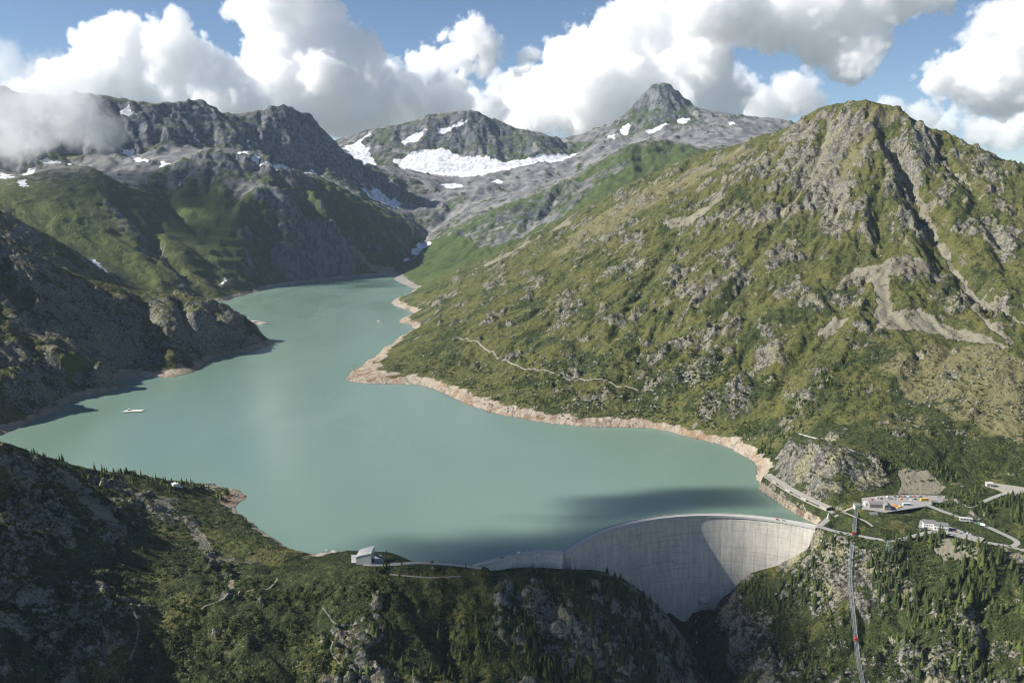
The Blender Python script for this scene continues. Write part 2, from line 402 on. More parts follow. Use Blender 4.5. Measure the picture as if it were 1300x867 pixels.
ROADS = {   # name: (half width, line)
    'road': [(4.0, [Wz(*p) for p in [(1037, 667, 18), (1060, 674, 18.5), (1090, 680, 19), (1130, 686, 20), (1150, 683, 21), (1185, 675, 24), (1215, 680, 25), (1250, 688, 24), (1285, 694, 23), (1312, 702, 22)]]),
             (3.6, [Wz(*p) for p in [(1285, 694, 23), (1291, 687, 24), (1266, 674, 26.5), (1240, 663, 28.5), (1215, 655, 30.5), (1195, 648, 32), (1180, 642, 33), (1162, 637, 33), (1140, 634, 33)]]),
             (3.2, [Wz(*p) for p in [(1210, 633, 37), (1219, 639, 37), (1231, 643, 37.5), (1245, 638, 39), (1262, 631, 41), (1280, 625, 43.5), (1300, 623, 44)]]),
             (3.6, [Wz(*p) for p in [(1040, 668, 18.3), (1052, 658, 20), (1058, 651, 21), (1030, 638, 21), (1000, 622, 21), (974, 605, 21)]]),
             (3.4, [Wz(*p) for p in [(612, 721, 18), (580, 717, 18), (535, 714, 18), (505, 716, 18), (478, 717, 17.5), (462, 716, 17.5)]])],
    'track': [(1.5, [Wz(*p) for p in [(585, 731, 12.5), (548, 733, 12.5), (520, 731, 12.5), (495, 729, 12.5)]]),
              (1.8, [Wz(*p) for p in [(1060, 656, 22), (1071, 649, 26), (1086, 643, 30.5)]]),
              (1.6, [Wz(*p) for p in [(1071, 650, 25.5), (1086, 656, 26), (1100, 662, 25), (1108, 668, 22.5)]]),
              (2.6, HP((1013, 550), (1035, 556), (1055, 562), (1075, 569), (1097, 577)))]}
ROADS = {k: [(hw, smooth_line(l, 6.0)) for hw, l in v] for k, v in ROADS.items()}
PADS = [(33.0, [Wz(*p) for p in [(1094, 646, 33), (1125, 650, 33), (1152, 646, 33), (1172, 643, 33), (1198, 637, 33), (1200, 629, 33), (1160, 628, 33), (1120, 629, 33), (1094, 632, 33)]]),
        (44.0, [Wz(*p) for p in [(1252, 617, 44), (1290, 629, 44), (1304, 627, 44), (1304, 619, 44), (1262, 613, 44)]]),
        (26.0, [Wz(*p) for p in [(1166, 668, 26), (1200, 676, 26), (1245, 688, 26), (1250, 683, 26), (1205, 668, 26), (1168, 660, 26)]]),
        (17.5, [Wz(*p) for p in [(446, 714, 17.5), (488, 714, 17.5), (484, 704, 17.5), (446, 704, 17.5)]])]
CARVE = [(32, 26, HP((1126, 160), (1150, 222), (1185, 290), (1225, 345), (1262, 392))),
         (20, 22, HP((1050, 160), (1040, 200), (1005, 250), (970, 300))),
         (16, 18, HP((1190, 185), (1235, 240), (1262, 300), (1285, 350))),
         (14, 16, HP((890, 250), (860, 300), (815, 370), (780, 430))),
         (14, 16, HP((1000, 270), (960, 330), (900, 420), (865, 490))),
         (26, 24, HP((180, 382), (186, 410), (190, 435), (194, 455))), (24, 13, HP((228, 384), (234, 405), (240, 428))), (18, 12, HP((268, 395), (276, 412), (284, 430))),
         (34, 40, HP((215, 255), (195, 290), (190, 320), (262, 350))), (30, 36, HP((345, 245), (352, 280), (335, 330))),
         (46, 44, HP((385, 250), (392, 290), (400, 335))), (40, 36, HP((425, 270), (440, 305), (452, 335))), (44, 40, HP((325, 275), (330, 310), (322, 352))), (36, 34, HP((150, 250), (190, 300), (240, 355))),
         (12, 14, HP((585, 745), (560, 790), (575, 840))), (10, 12, HP((700, 760), (690, 810), (720, 850)))]
STEEP = [HP(*p) for p in [   # bare cliffs
    [(192, 378), (250, 377), (300, 395), (335, 425), (300, 438), (240, 448), (205, 440)], [(120, 240), (180, 290), (230, 340), (200, 335), (140, 280)], [(330, 260), (400, 260), (470, 335), (400, 345), (350, 340)],
    [(80, 380), (170, 385), (190, 430), (185, 462), (110, 455), (60, 440), (20, 400)],
    [(975, 600), (1000, 560), (1095, 580), (1140, 600), (1060, 640), (1000, 610)],
    [(600, 300), (640, 270), (700, 262), (690, 300), (640, 315), (600, 330)],
    [(1080, 700), (1100, 700), (1130, 760), (1110, 790), (1085, 770)], [(900, 770), (930, 760), (990, 790), (1000, 867), (930, 867)],
    [(680, 780), (760, 770), (790, 850), (700, 860)], [(400, 760), (470, 770), (480, 830), (420, 830)],
    [(0, 640), (40, 630), (95, 680), (80, 720), (0, 700)]]]

def terrain(x, y, want_attr=False):
    x = np.asarray(x, np.float64); y = np.asarray(y, np.float64)
    sh = x.shape; x = x.ravel(); y = y.ravel()
    b = samp(BASE, x, y)
    gx = samp1(DXg, x, y).astype(np.float32); gy = samp1(DYg, x, y).astype(np.float32)
    sl = np.sqrt(gx * gx + gy * gy)
    far = sstep(3300, 4300, y + 0.15 * x); near = 1 - sstep(1250, 1600, y)
    land = sstep(2, 60, b + (near > 0.5) * (y < 1000) * 400)   # quiet at the water's edge
    lime = np.clip(far * np.maximum(sstep(380, 520, b + 90 * fbm(x, y, 500, 3, 5)) * (x < -500), sstep(5150, 5700, y - 0.1 * x)), 0, 1)
    lime = np.maximum(lime, soft_poly([HP6], x, y, 60, 200))
    z = b.astype(np.float32)
    st = np.clip(sl / 0.6, 0.15, 1.3)
    wx = x + 60 * fbm(x, y, 300, 2, 21); wy = y + 60 * fbm(x, y, 300, 2, 23)
    def layer(mask, fn):
        m = mask > 0.01; r = np.zeros(x.shape, np.float32)
        if m.any(): r[m] = fn(m) * mask[m]
        return r
    z += layer(far, lambda m: 60 * st[m] * gullies(wx[m], wy[m], gx[m], gy[m], 430, 4, 1, 0.55)) * land
    z += layer((1 - far) * (1 - near), lambda m: 30 * st[m] * gullies(wx[m], wy[m], gx[m], gy[m], 230, 5, 2, 0.62)) * land
    z += layer(near, lambda m: 17 * st[m] * gullies(x[m] + 12 * fbm(x[m], y[m], 60, 2, 3), y[m], gx[m], gy[m], 110, 4, 3, 0.6)) * land
    z += layer(1 - far, lambda m: 13 * fbm(x[m], y[m], 170, 4, 40)) * land
    z += layer(far, lambda m: 40 * fbm(x[m], y[m], 600, 4, 44)) * land
    rib = np.zeros(x.shape, np.float32); m = (far < 0.99) & (b > -20)
    if m.any(): rib[m] = gullies(wx[m] + 8 * fbm(x[m], y[m], 40, 2, 31), wy[m], gx[m], gy[m], 84, 5, 33, 0.66)
    z += (0.45 * rib + 0.55 * (1 - 2 * np.abs(rib))) * (np.where(near > 0.5, 6.5, 11.0) + 8 * HEADL(x, y)) * np.clip(sl / 0.55, 0.2, 1.2) * (1 - far) * land
    z += layer(lime, lambda m: 24 * gullies(wx[m], wy[m], gx[m], gy[m], 130, 3, 37, 0.6)) * sstep(0.5, 0.9, sl)
    for depth, w, line in CARVE:
        p = np.array(line); m = (x > p[:, 0].min() - 4 * w) & (x < p[:, 0].max() + 4 * w) & (y > p[:, 1].min() - 4 * w) & (y < p[:, 1].max() + 4 * w)
        if m.any():
            d, _ = seg_dist(line, x[m] + 0.5 * w * fbm(x[m], y[m], 60, 2, 8), y[m])
            z[m] -= depth * np.exp(-(d / w) ** 2)
    # rock outcrops
    steep = soft_poly(STEEP, x, y, 30, 60)
    rk = fbm(x + 0.5 * gy * 60, y, 95, 5, 60, 0.68) * 1.5 + (sl - 0.58) * 0.9 + 0.5 * steep + 0.03 * (1 - near) * (1 - far) + 0.40 * np.abs(rib) - 0.04 + 0.10 * near + 0.14 * HEADL(x, y) - (0.35 + 0.35 * sstep(-500, -900, x)) * far * (1 - lime)
    rk = sstep(0.0, 0.32, rk) * (1 - 0.55 * soft_poly(GRASSY, x, y, 30, 60))
    rk = np.maximum(rk, lime * sstep(0.35, 0.8, sl + 0.35 * fbm(x, y, 300, 3, 66)))
    fr = 1 - far
    def crag(m):
        f1, f2, idn = worley(x[m] + 8 * fbm(x[m], y[m], 30, 2, 70), y[m] + 8 * fbm(x[m], y[m], 30, 2, 71), 26, 72)
        g1, g2, idm = worley(x[m], y[m], 10, 74)
        return 11.0 * (_RX[idn] - 0.3) * sstep(0.02, 0.22, f2 - f1) + 3.6 * (_RX[idm] - 0.4) * sstep(0.02, 0.2, g2 - g1) + 5.0 * fbm(x[m], y[m], 24, 3, 75, ridged=True)
    z += layer(rk * fr * (0.25 + 0.75 * land), crag) * np.where(near > 0.5, 1.05, 1.15)
    # small relief everywhere near enough to see
    z += layer(fr, lambda m: 2.2 * fbm(x[m], y[m], 22, 3, 80)) * (0.3 + 0.7 * land)
    z += layer(fr * (1 - rk) * sstep(0.1, 0.35, fbm(x, y, 140, 3, 82)), lambda m: 2.6 * np.maximum(fbm(x[m], y[m], 13, 2, 83, ridged=True) - 0.1, 0)) * land
    z += layer(far, lambda m: (10 + 18 * rk[m]) * fbm(x[m], y[m], 120, 4, 84, 0.6, True)) * land
    # limestone beds
    t = z / 44.0 + 1.6 * fbm(x, y, 700, 3, 86); fl = np.floor(t); f = t - fl
    z += lime * rk * 44.0 * (sstep(0.25, 0.75, f) - f) * (0.35 + 0.4 * fbm(x, y, 500, 2, 87))
    t = z / 52.0 + 1.3 * fbm(x, y, 500, 3, 186); f = t - np.floor(t)
    z += far * (1 - lime) * land * sstep(0.3, 0.6, sl) * 52.0 * (sstep(0.3, 0.7, f) - f) * (0.45 + 0.5 * fbm(x, y, 300, 2, 187))
    # shore rocks
    RIBATTR = rib
    ringw = np.exp(-((b - 6) / 9.0) ** 2) * fr * (y > 1020)
    z += layer(ringw, lambda m: 3.2 * fbm(x[m], y[m], 26, 4, 88, 0.6, True))
    snow = soft_poly(SNOW, x, y, 30, 60)
    z += (b - z) * 0.75 * snow * far
    # roads and yards cut into the slope
    pave = np.zeros(x.shape, np.float32)
    for pz, poly in PADS:
        p = np.array(poly); m = (x > p[:, 0].min() - 60) & (x < p[:, 0].max() + 60) & (y > p[:, 1].min() - 60) & (y < p[:, 1].max() + 60)
        if m.any():
            d = seg_dist(poly + [poly[0]], x[m], y[m])[0]; d[inside(poly, x[m], y[m])] = 0; w = 1 - sstep(2.5, 58, d)
            z[m] = z[m] * (1 - w) + (pz - 0.3) * w
    for rs in ROADS.values():
        for hw, line in rs:
            p = np.array(line); k = hw + 14
            m = (x > p[:, 0].min() - k) & (x < p[:, 0].max() + k) & (y > p[:, 1].min() - k) & (y < p[:, 1].max() + k)
            if m.any():
                d, rz = seg_dist(line, x[m], y[m]); w = 1 - sstep(hw + 1.5, hw + 12, d)
                z[m] = z[m] * (1 - w) + (rz - 0.25) * w
    rr = np.hypot(x - DAM_C[0], y - DAM_C[1]); aa = np.arctan2(y - DAM_C[1], x - DAM_C[0])
    m = (aa > DAM_A1 - 0.005) & (aa < DAM_A0 + 0.005) & (rr > DAM_RAD - 7) & (rr < DAM_RAD + 14)
    z[m] = np.minimum(z[m], -170)
    m = (aa > DAM_A1 - 0.005) & (aa < DAM_A0 - 0.1) & (rr > DAM_RAD - 60) & (rr < DAM_RAD - 6)
    lim = 20 + np.interp(np.degrees(aa[m]), [53, 57, 64, 72, 80, 88, 120, 140, 150], [-6, -14, -42, -70, -96, -130, -130, -60, -20])
    z[m] = np.minimum(z[m], lim + 8 * fbm(x[m], y[m], 25, 3, 201))
    m = seg_dist(WING, x, y)[0] < 5.5
    z[m] = np.minimum(z[m], -6)
    if not want_attr: return z.reshape(sh)
    scree = np.maximum(soft_poly(SCREE, x, y, 8, 25), lime * (1 - rk))
    dry = soft_poly(DRY, x, y, 60, 120)
    lush = soft_poly(GRASSY, x, y, 30, 80)
    shrub = sstep(-0.05, 0.25, fbm(x, y, 110, 4, 95, 0.62) - 0.22 * rib + 0.25 * near - 0.0005 * b - 0.15 * far - 0.25 * dry) * (1 - lush)
    ring = np.clip(samp1(LAKE_NEAR, x, y) * 2, 0, 1) * (1 - inside(DOWN, x, y)) * np.where((y < 1330) & (x < -100) & ~((x > -445) & (y > 1215)), 0.22, 1.0)
    nmid = 0.5 + 0.62 * fbm(x, y, 30, 4, 101, 0.6); nbig = 0.5 + 0.62 * fbm(x, y, 95, 5, 103, 0.62)
    strat = 0.5 + 0.6 * fbm(z * 0.16 * 20 + 12 * fbm(x, y, 200, 2, 106), (x + y) * 0.3, 20, 5, 105, 0.65)
    return z.reshape(sh), dict(ring=ring, rib=0.5 + 0.5 * rib, nmid=nmid, nbig=nbig, strat=strat, rock=rk, snow=snow, scree=scree, lime=lime, dry=dry, lush=lush, shrub=shrub)
_lm = inside(LAKE, *np.meshgrid(GX0 + np.arange(BASE.shape[1]) * G, GY0 + np.arange(BASE.shape[0]) * G))
for _ in range(5):
    _d = _lm.copy(); _d[1:] |= _lm[:-1]; _d[:-1] |= _lm[1:]; _d[:, 1:] |= _lm[:, :-1]; _d[:, :-1] |= _lm[:, 1:]; _lm = _d
LAKE_NEAR = blur(_lm.astype(float), 2)
def HEADL(x, y): return sstep(-600, -800, x) * sstep(1500, 1700, y) * (1 - sstep(2900, 3100, y))
HP6 = HP((560, 300), (640, 268), (700, 240), (800, 205), (760, 240), (690, 300), (620, 320))
WING = [(-46, 982, 18), (-17, 1002, 18), (14, 1020, 18), (39, 1026, 18), (55, 1024, 18), (65, 1020, 18)]
DOWN = [(-46, 985), (-17, 1005), (14, 1023), (39, 1029), (62, 1024)] + [arc(DAM_RAD - 1, DAM_A0 + (DAM_A1 - DAM_A0) * k / 12.0) for k in range(13)] + [(440, 1125), (1000, 1160), (1000, 400), (-1200, 400), (-1200, 860), (-640, 930), (-300, 955), (-150, 960)]

def patch(name, x0, x1, y0, y1, step, keep=None, objs=None):
    nx = int(round((x1 - x0) / step)) + 2; ny = int(round((y1 - y0) / step)) + 2
    xs, ys = np.meshgrid(x0 + (np.arange(nx) - 0.5) * step, y0 + (np.arange(ny) - 0.5) * step)
    z, at = terrain(xs, ys, True)
    quad_ok = np.ones((ny - 1, nx - 1), bool)
    deep = (z < -9) & inside(LAKE, xs, ys)
    quad_ok &= ~(deep[:-1, :-1] & deep[1:, :-1] & deep[:-1, 1:] & deep[1:, 1:])
    if keep is not None: quad_ok &= keep(xs, ys)[:-1, :-1]
    j, i = np.nonzero(quad_ok)
    q = np.stack([j * nx + i, j * nx + i + 1, (j + 1) * nx + i + 1, (j + 1) * nx + i], 1)
    used = np.zeros(nx * ny, bool); used[q.ravel()] = True
    idx = np.cumsum(used) - 1; q = idx[q]
    co = np.stack([xs.ravel(), ys.ravel(), z.ravel()], 1)[used].astype(np.float32)
    me = bpy.data.meshes.new(name)
    me.vertices.add(len(co)); me.vertices.foreach_set('co', co.ravel())
    me.loops.add(q.size); me.loops.foreach_set('vertex_index', q.ravel().astype(np.int32))
    me.polygons.add(len(q)); me.polygons.foreach_set('loop_start', (np.arange(len(q)) * 4).astype(np.int32))
    me.polygons.foreach_set('use_smooth', np.ones(len(q), bool))
    me.update()
    for an, keys in (('ground_a', ('rock', 'snow', 'scree')), ('ground_b', ('lime', 'dry', 'lush')), ('ground_c', ('shrub', 'ring', 'strat')), ('ground_d', ('nmid', 'nbig', 'rib'))):
        a = me.attributes.new(an, 'FLOAT_VECTOR', 'POINT')
        a.data.foreach_set('vector', np.stack([at[k][used] for k in keys], 1).astype(np.float32).ravel())
    me.materials.append(M_GROUND)
    o = bpy.data.objects.new(name, me); col.objects.link(o)
    o['kind'] = 'structure'
    return o

# ------------------------------------------------------------------ materials
def new_mat(name):
    m = bpy.data.materials.new(name); m.use_nodes = True
    nt = m.node_tree; nt.nodes.clear()
    out = nt.nodes.new('ShaderNodeOutputMaterial'); bs = nt.nodes.new('ShaderNodeBsdfPrincipled')
    nt.links.new(bs.outputs[0], out.inputs['Surface'])
    return m, nt, bs, out
class NB:
    def __init__(s, nt): s.nt = nt
    def link(s, v, sock):
        if isinstance(v, (int, float)): sock.default_value = v
        elif isinstance(v, tuple): sock.default_value = v if len(v) == len(sock.default_value) else v + (1.0,)
        else: s.nt.links.new(v, sock)
    def math(s, op, a, b=0.0, c=0.0, clamp=False):
        n = s.nt.nodes.new('ShaderNodeMath'); n.operation = op; n.use_clamp = clamp
        for k, v in enumerate((a, b, c)): s.link(v, n.inputs[k])
        return n.outputs[0]
    def step(s, x, a, b):
        n = s.nt.nodes.new('ShaderNodeMapRange'); n.interpolation_type = 'SMOOTHSTEP'
        s.link(x, n.inputs[0]); s.link(a, n.inputs[1]); s.link(b, n.inputs[2]); n.inputs[3].default_value = 0; n.inputs[4].default_value = 1
        return n.outputs[0]
    def mix(s, f, a, b):
        n = s.nt.nodes.new('ShaderNodeMix'); n.data_type = 'RGBA'
        s.link(f, n.inputs[0]); s.link(a, n.inputs[6]); s.link(b, n.inputs[7])
        return n.outputs[2]
    def noise(s, vec, scale, detail=4, rough=0.55, dist=0.0, typ='FBM'):
        n = s.nt.nodes.new('ShaderNodeTexNoise'); s.link(vec, n.inputs['Vector']); n.inputs['Scale'].default_value = scale
        n.inputs['Detail'].default_value = detail; n.inputs['Roughness'].default_value = rough; n.inputs['Distortion'].default_value = dist
        return n.outputs[0]
    def vor(s, vec, scale, feature='F1', out='Distance'):
        n = s.nt.nodes.new('ShaderNodeTexVoronoi'); n.feature = feature; s.link(vec, n.inputs['Vector']); n.inputs['Scale'].default_value = scale
        return n.outputs[out]
    def vmul(s, v, t):
        n = s.nt.nodes.new('ShaderNodeVectorMath'); n.operation = 'MULTIPLY'; s.link(v, n.inputs[0]); n.inputs[1].default_value = t
        return n.outputs[0]
    def pos(s): return s.nt.nodes.new('ShaderNodeNewGeometry').outputs['Position']
    def nor(s): return s.nt.nodes.new('ShaderNodeNewGeometry').outputs['Normal']
    def sep(s, v):
        n = s.nt.nodes.new('ShaderNodeSeparateXYZ'); s.link(v, n.inputs[0]); return n.outputs
    def attr(s, name):
        n = s.nt.nodes.new('ShaderNodeAttribute'); n.attribute_name = name; return n.outputs['Vector']
    def bump(s, h, strength, dist):
        n = s.nt.nodes.new('ShaderNodeBump'); s.link(h, n.inputs['Height']); n.inputs['Strength'].default_value = strength; n.inputs['Distance'].default_value = dist
        return n.outputs[0]

def ground_material():
    m, nt, bs, out = new_mat('mountain_ground'); k = NB(nt)
    P = k.pos(); X, Y, Z = k.sep(P)
    a = k.sep(k.attr('ground_a')); b = k.sep(k.attr('ground_b')); c = k.sep(k.attr('ground_c'))
    rock, snow, scree = a; lime, dry, lush = b; shrub, ring, strat = c
    nz = k.sep(k.nor())[2]
    far = k.step(Y, 3000, 4800)
    d4 = k.sep(k.attr('ground_d')); n_mid, n_far, rib = d4
    n_fine = k.noise(P, 0.17, 5, 0.66)                       # features of about five metres
    # grass
    g = k.mix(k.step(n_mid, 0.35, 0.65), (0.048, 0.059, 0.014), (0.092, 0.093, 0.026))
    g = k.mix(k.math('MULTIPLY', k.step(n_far, 0.56, 0.40), 0.65), g, (0.038, 0.052, 0.014))
    g = k.mix(k.step(n_fine, 0.42, 0.68), g, (0.122, 0.116, 0.036))
    g = k.mix(k.math('MULTIPLY', dry, 0.75), g, k.mix(n_fine, (0.13, 0.115, 0.055), (0.21, 0.185, 0.10)))
    g = k.mix(k.math('MULTIPLY', lush, 0.6), g, k.mix(n_mid, (0.075, 0.115, 0.022), (0.12, 0.15, 0.038)))
    s_mask = k.math('MULTIPLY', k.step(k.math('ADD', shrub, k.math('MULTIPLY', k.math('SUBTRACT', n_fine, 0.5), 2.2)), 0.35, 0.75), 0.85)
    g = k.mix(s_mask, g, k.mix(n_mid, (0.022, 0.036, 0.012), (0.050, 0.066, 0.020)))
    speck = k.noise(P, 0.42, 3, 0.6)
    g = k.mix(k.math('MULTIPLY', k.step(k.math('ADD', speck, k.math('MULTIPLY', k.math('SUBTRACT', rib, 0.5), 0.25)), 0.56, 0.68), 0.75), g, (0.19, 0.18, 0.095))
    g = k.mix(k.math('MULTIPLY', k.step(speck, 0.42, 0.32), 0.6), g, (0.030, 0.036, 0.013))  # dark flecks: small shadows painted into the grass colour
    clump = k.noise(P, 0.07, 3, 0.62)
    g = k.mix(k.math('MULTIPLY', k.step(k.math('ADD', clump, k.math('MULTIPLY', shrub, 0.10)), 0.56, 0.66), k.math('SUBTRACT', 0.85, k.math('MULTIPLY', lush, 0.4))), g, (0.022, 0.032, 0.010))
    g = k.mix(far, g, k.mix(n_mid, (0.040, 0.064, 0.018), (0.085, 0.112, 0.032)))
    # rock
    gneiss = k.mix(k.step(n_fine, 0.35, 0.7), (0.115, 0.110, 0.098), (0.33, 0.31, 0.255))
    gneiss = k.mix(k.step(n_mid, 0.50, 0.72), gneiss, (0.255, 0.240, 0.145))
    gneiss = k.mix(k.math('MULTIPLY', k.step(speck, 0.46, 0.36), 0.8), gneiss, (0.045, 0.046, 0.034))  # the same flecks paint small shadows into the rock
    gneiss = k.mix(k.math('MULTIPLY', k.step(k.vor(P, 0.11, 'DISTANCE_TO_EDGE'), 0.10, 0.0), 0.6), gneiss, (0.06, 0.058, 0.05))
    limest = k.mix(k.step(strat, 0.42, 0.58), (0.058, 0.066, 0.080), (0.165, 0.17, 0.175))
    limest = k.mix(k.step(n_far, 0.58, 0.74), limest, (0.20, 0.195, 0.185))
    rk = k.mix(k.math('MAXIMUM', lime, k.math('MULTIPLY', far, 0.85)), gneiss, limest)
    # where rock shows: mapped outcrops broken up, plus anything steep
    steep = k.math('SUBTRACT', 1.0, nz)
    r_in = k.math('ADD', k.math('ADD', k.math('MULTIPLY', rock, 0.55), k.math('MULTIPLY', steep, 0.85)), k.math('MULTIPLY', k.math('SUBTRACT', k.math('ADD', k.math('MULTIPLY', n_fine, 0.6), k.math('MULTIPLY', n_mid, 0.4)), 0.5), 2.4))
    r_in = k.math('SUBTRACT', r_in, k.math('MULTIPLY', lush, 0.25))
    r_mask = k.step(r_in, 0.50, 0.72)
    colr = k.mix(r_mask, g, rk)
    # scree and bare stone ground
    sc_c = k.mix(n_fine, (0.165, 0.150, 0.105), (0.255, 0.235, 0.175))
    sc_c = k.mix(lime, sc_c, k.mix(k.step(n_far, 0.3, 0.7), (0.115, 0.12, 0.125), (0.235, 0.228, 0.215)))
    sc_m = k.step(k.math('ADD', scree, k.math('MULTIPLY', k.math('SUBTRACT', k.math('ADD', n_mid, k.math('MULTIPLY', n_fine, 0.8)), 0.9), 1.5)), 0.35, 0.85)
    sc_m = k.math('MULTIPLY', sc_m, k.math('SUBTRACT', 1.0, k.math('MULTIPLY', k.math('MULTIPLY', r_mask, lime), 0.7)))
    colr = k.mix(sc_m, colr, sc_c)
    # bleached band left by the drawn-down lake
    ring_c = k.mix(k.step(n_mid, 0.42, 0.62), (0.36, 0.30, 0.225), (0.28, 0.165, 0.092))
    ring_c = k.mix(k.step(n_fine, 0.3, 0.75), k.mix(0.45, ring_c, (0.2, 0.17, 0.14)), ring_c)
    zz = k.math('SUBTRACT', k.math('ADD', Z, k.math('MULTIPLY', k.math('SUBTRACT', k.math('ADD', n_mid, n_far), 1.0), 11.0)), k.math('MULTIPLY', ring, 10.5))
    low = k.math('MULTIPLY', k.step(zz, 1.5, -0.5), k.step(ring, 0.05, 0.15))
    ring_c = k.mix(k.math('MULTIPLY', k.step(n_far, 0.60, 0.45), 0.5), ring_c, (0.39, 0.34, 0.265))
    ring_c = k.mix(k.step(Z, 0.9, 0.2), ring_c, (0.13, 0.115, 0.095))
    ring_c = k.mix(far, ring_c, (0.24, 0.23, 0.21))
    colr = k.mix(low, colr, ring_c)
    # snow
    sn = k.step(k.math('ADD', snow, k.math('MULTIPLY', k.math('SUBTRACT', k.math('ADD', k.math('MULTIPLY', n_far, 0.5), k.math('MULTIPLY', n_mid, 0.5)), 0.5), 1.7)), 0.48, 0.62)
    sn = k.math('MULTIPLY', k.math('MULTIPLY', sn, k.step(nz, 0.45, 0.62)), k.step(snow, 0.0, 0.25))
    colr = k.mix(sn, colr, k.mix(k.step(n_mid, 0.3, 0.6), (0.52, 0.54, 0.56), (0.80, 0.81, 0.82)))
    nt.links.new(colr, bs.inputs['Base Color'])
    bs.inputs['Roughness'].default_value = 0.92
    bs.inputs['Specular IOR Level'].default_value = 0.15
    hgt = k.math('ADD', k.math('MULTIPLY', n_fine, k.math('ADD', 1.6, k.math('MULTIPLY', r_mask, 2.4))), 0.0)
    hgt = k.math('ADD', hgt, k.math('MULTIPLY', s_mask, 1.2))
    hgt = k.math('MULTIPLY', hgt, k.math('SUBTRACT', 1.0, k.math('MULTIPLY', sn, 0.85)))
    hgt = k.math('ADD', hgt, k.math('ADD', k.math('MULTIPLY', speck, 0.8), k.math('MULTIPLY', k.math('MULTIPLY', clump, k.math('SUBTRACT', 1.0, sc_m)), 5.5)))
    nt.links.new(k.bump(hgt, 1.0, 1.3), bs.inputs['Normal'])
    return m
M_GROUND = ground_material()

def water_material():
    m, nt, bs, out = new_mat('glacial_water'); k = NB(nt); P = k.pos()
    n1 = k.noise(k.vmul(P, (0.0016, 0.0010, 1)), 1.0, 4, 0.5, 0.8)
    n2 = k.noise(P, 0.06, 4, 0.6)
    bs.inputs['Base Color'].default_value = (0.12, 0.24, 0.2, 1)
    wind = k.noise(k.vmul(P, (0.0045, 0.0016, 1)), 1.0, 3, 0.5, 0.4)
    nt.links.new(k.mix(k.step(n1, 0.35, 0.65), (0.138, 0.216, 0.170), (0.166, 0.246, 0.194)), bs.inputs['Base Color'])
    nt.links.new(k.math('ADD', 0.15, k.math('MULTIPLY', k.step(wind, 0.25, 0.75), 0.16)), bs.inputs['Roughness'])
    bs.inputs['IOR'].default_value = 1.33
    nt.links.new(k.bump(n2, 0.14, 0.6), bs.inputs['Normal'])
    return m
M_WATER = water_material()

# ------------------------------------------------------------------ ground patches
def right_of_gorge(x, y): return x > 235 + (y - 1000) * 0.15
patch('foreground_hill', -1150, 330, 560, 1330, 2.4, lambda x, y: ~right_of_gorge(x, y))
patch('gorge_hillside', 150, 1000, 560, 1330, 2.4, right_of_gorge)
patch('mountain', -470, 1700, 1330, 2650, 3.6)
patch('mountain_ridge', -700, 2600, 2650, 4500, 7)
patch('headland', -2600, -560, 1330, 3300, 7)
patch('cliff_range', -4200, -640, 3300, 6500, 9.5)
patch('green_ridge', -640, 3600, 4500, 6300, 10)
patch('snow_peaks', -3400, 4200, 6300, 8800, 12.5)
for a in ((-5200, -4200, 3300, 6500, 40), (-5200, -3400, 6500, 10200, 60), (-3400, 5600, 8800, 10200, 50), (4200, 5600, 6300, 8800, 50), (3600, 5600, 4500, 6300, 40), (-5200, -2600, 1330, 3300, 40), (-5200, -1150, 200, 1330, 30), (-1150, 1000, 200, 560, 20), (1000, 5600, 200, 1330, 25), (1700, 5600, 1330, 2650, 25), (2600, 5600, 2650, 4500, 30)):
    patch('outlying_ground', *a)

me = bpy.data.meshes.new('lake')
W0 = [(-1700, 1290), (-560, 1260), (-330, 1010), (-60, 985), (-17, 1003), (14, 1021), (39, 1027), (63, 1022)] + [arc(DAM_RAD - 2, DAM_A0 + (DAM_A1 - DAM_A0) * k / 40.0) for k in range(41)] + [(470, 1135), (600, 1300), (500, 2000), (0, 2600), (0, 4500), (-300, 5050), (-1500, 4700), (-1700, 3000)]
me.from_pydata([(x, y, 0) for x, y in W0], [], [list(range(len(W0)))])
me.materials.append(M_WATER)
lake = bpy.data.objects.new('lake', me); col.objects.link(lake); lake['kind'] = 'structure'
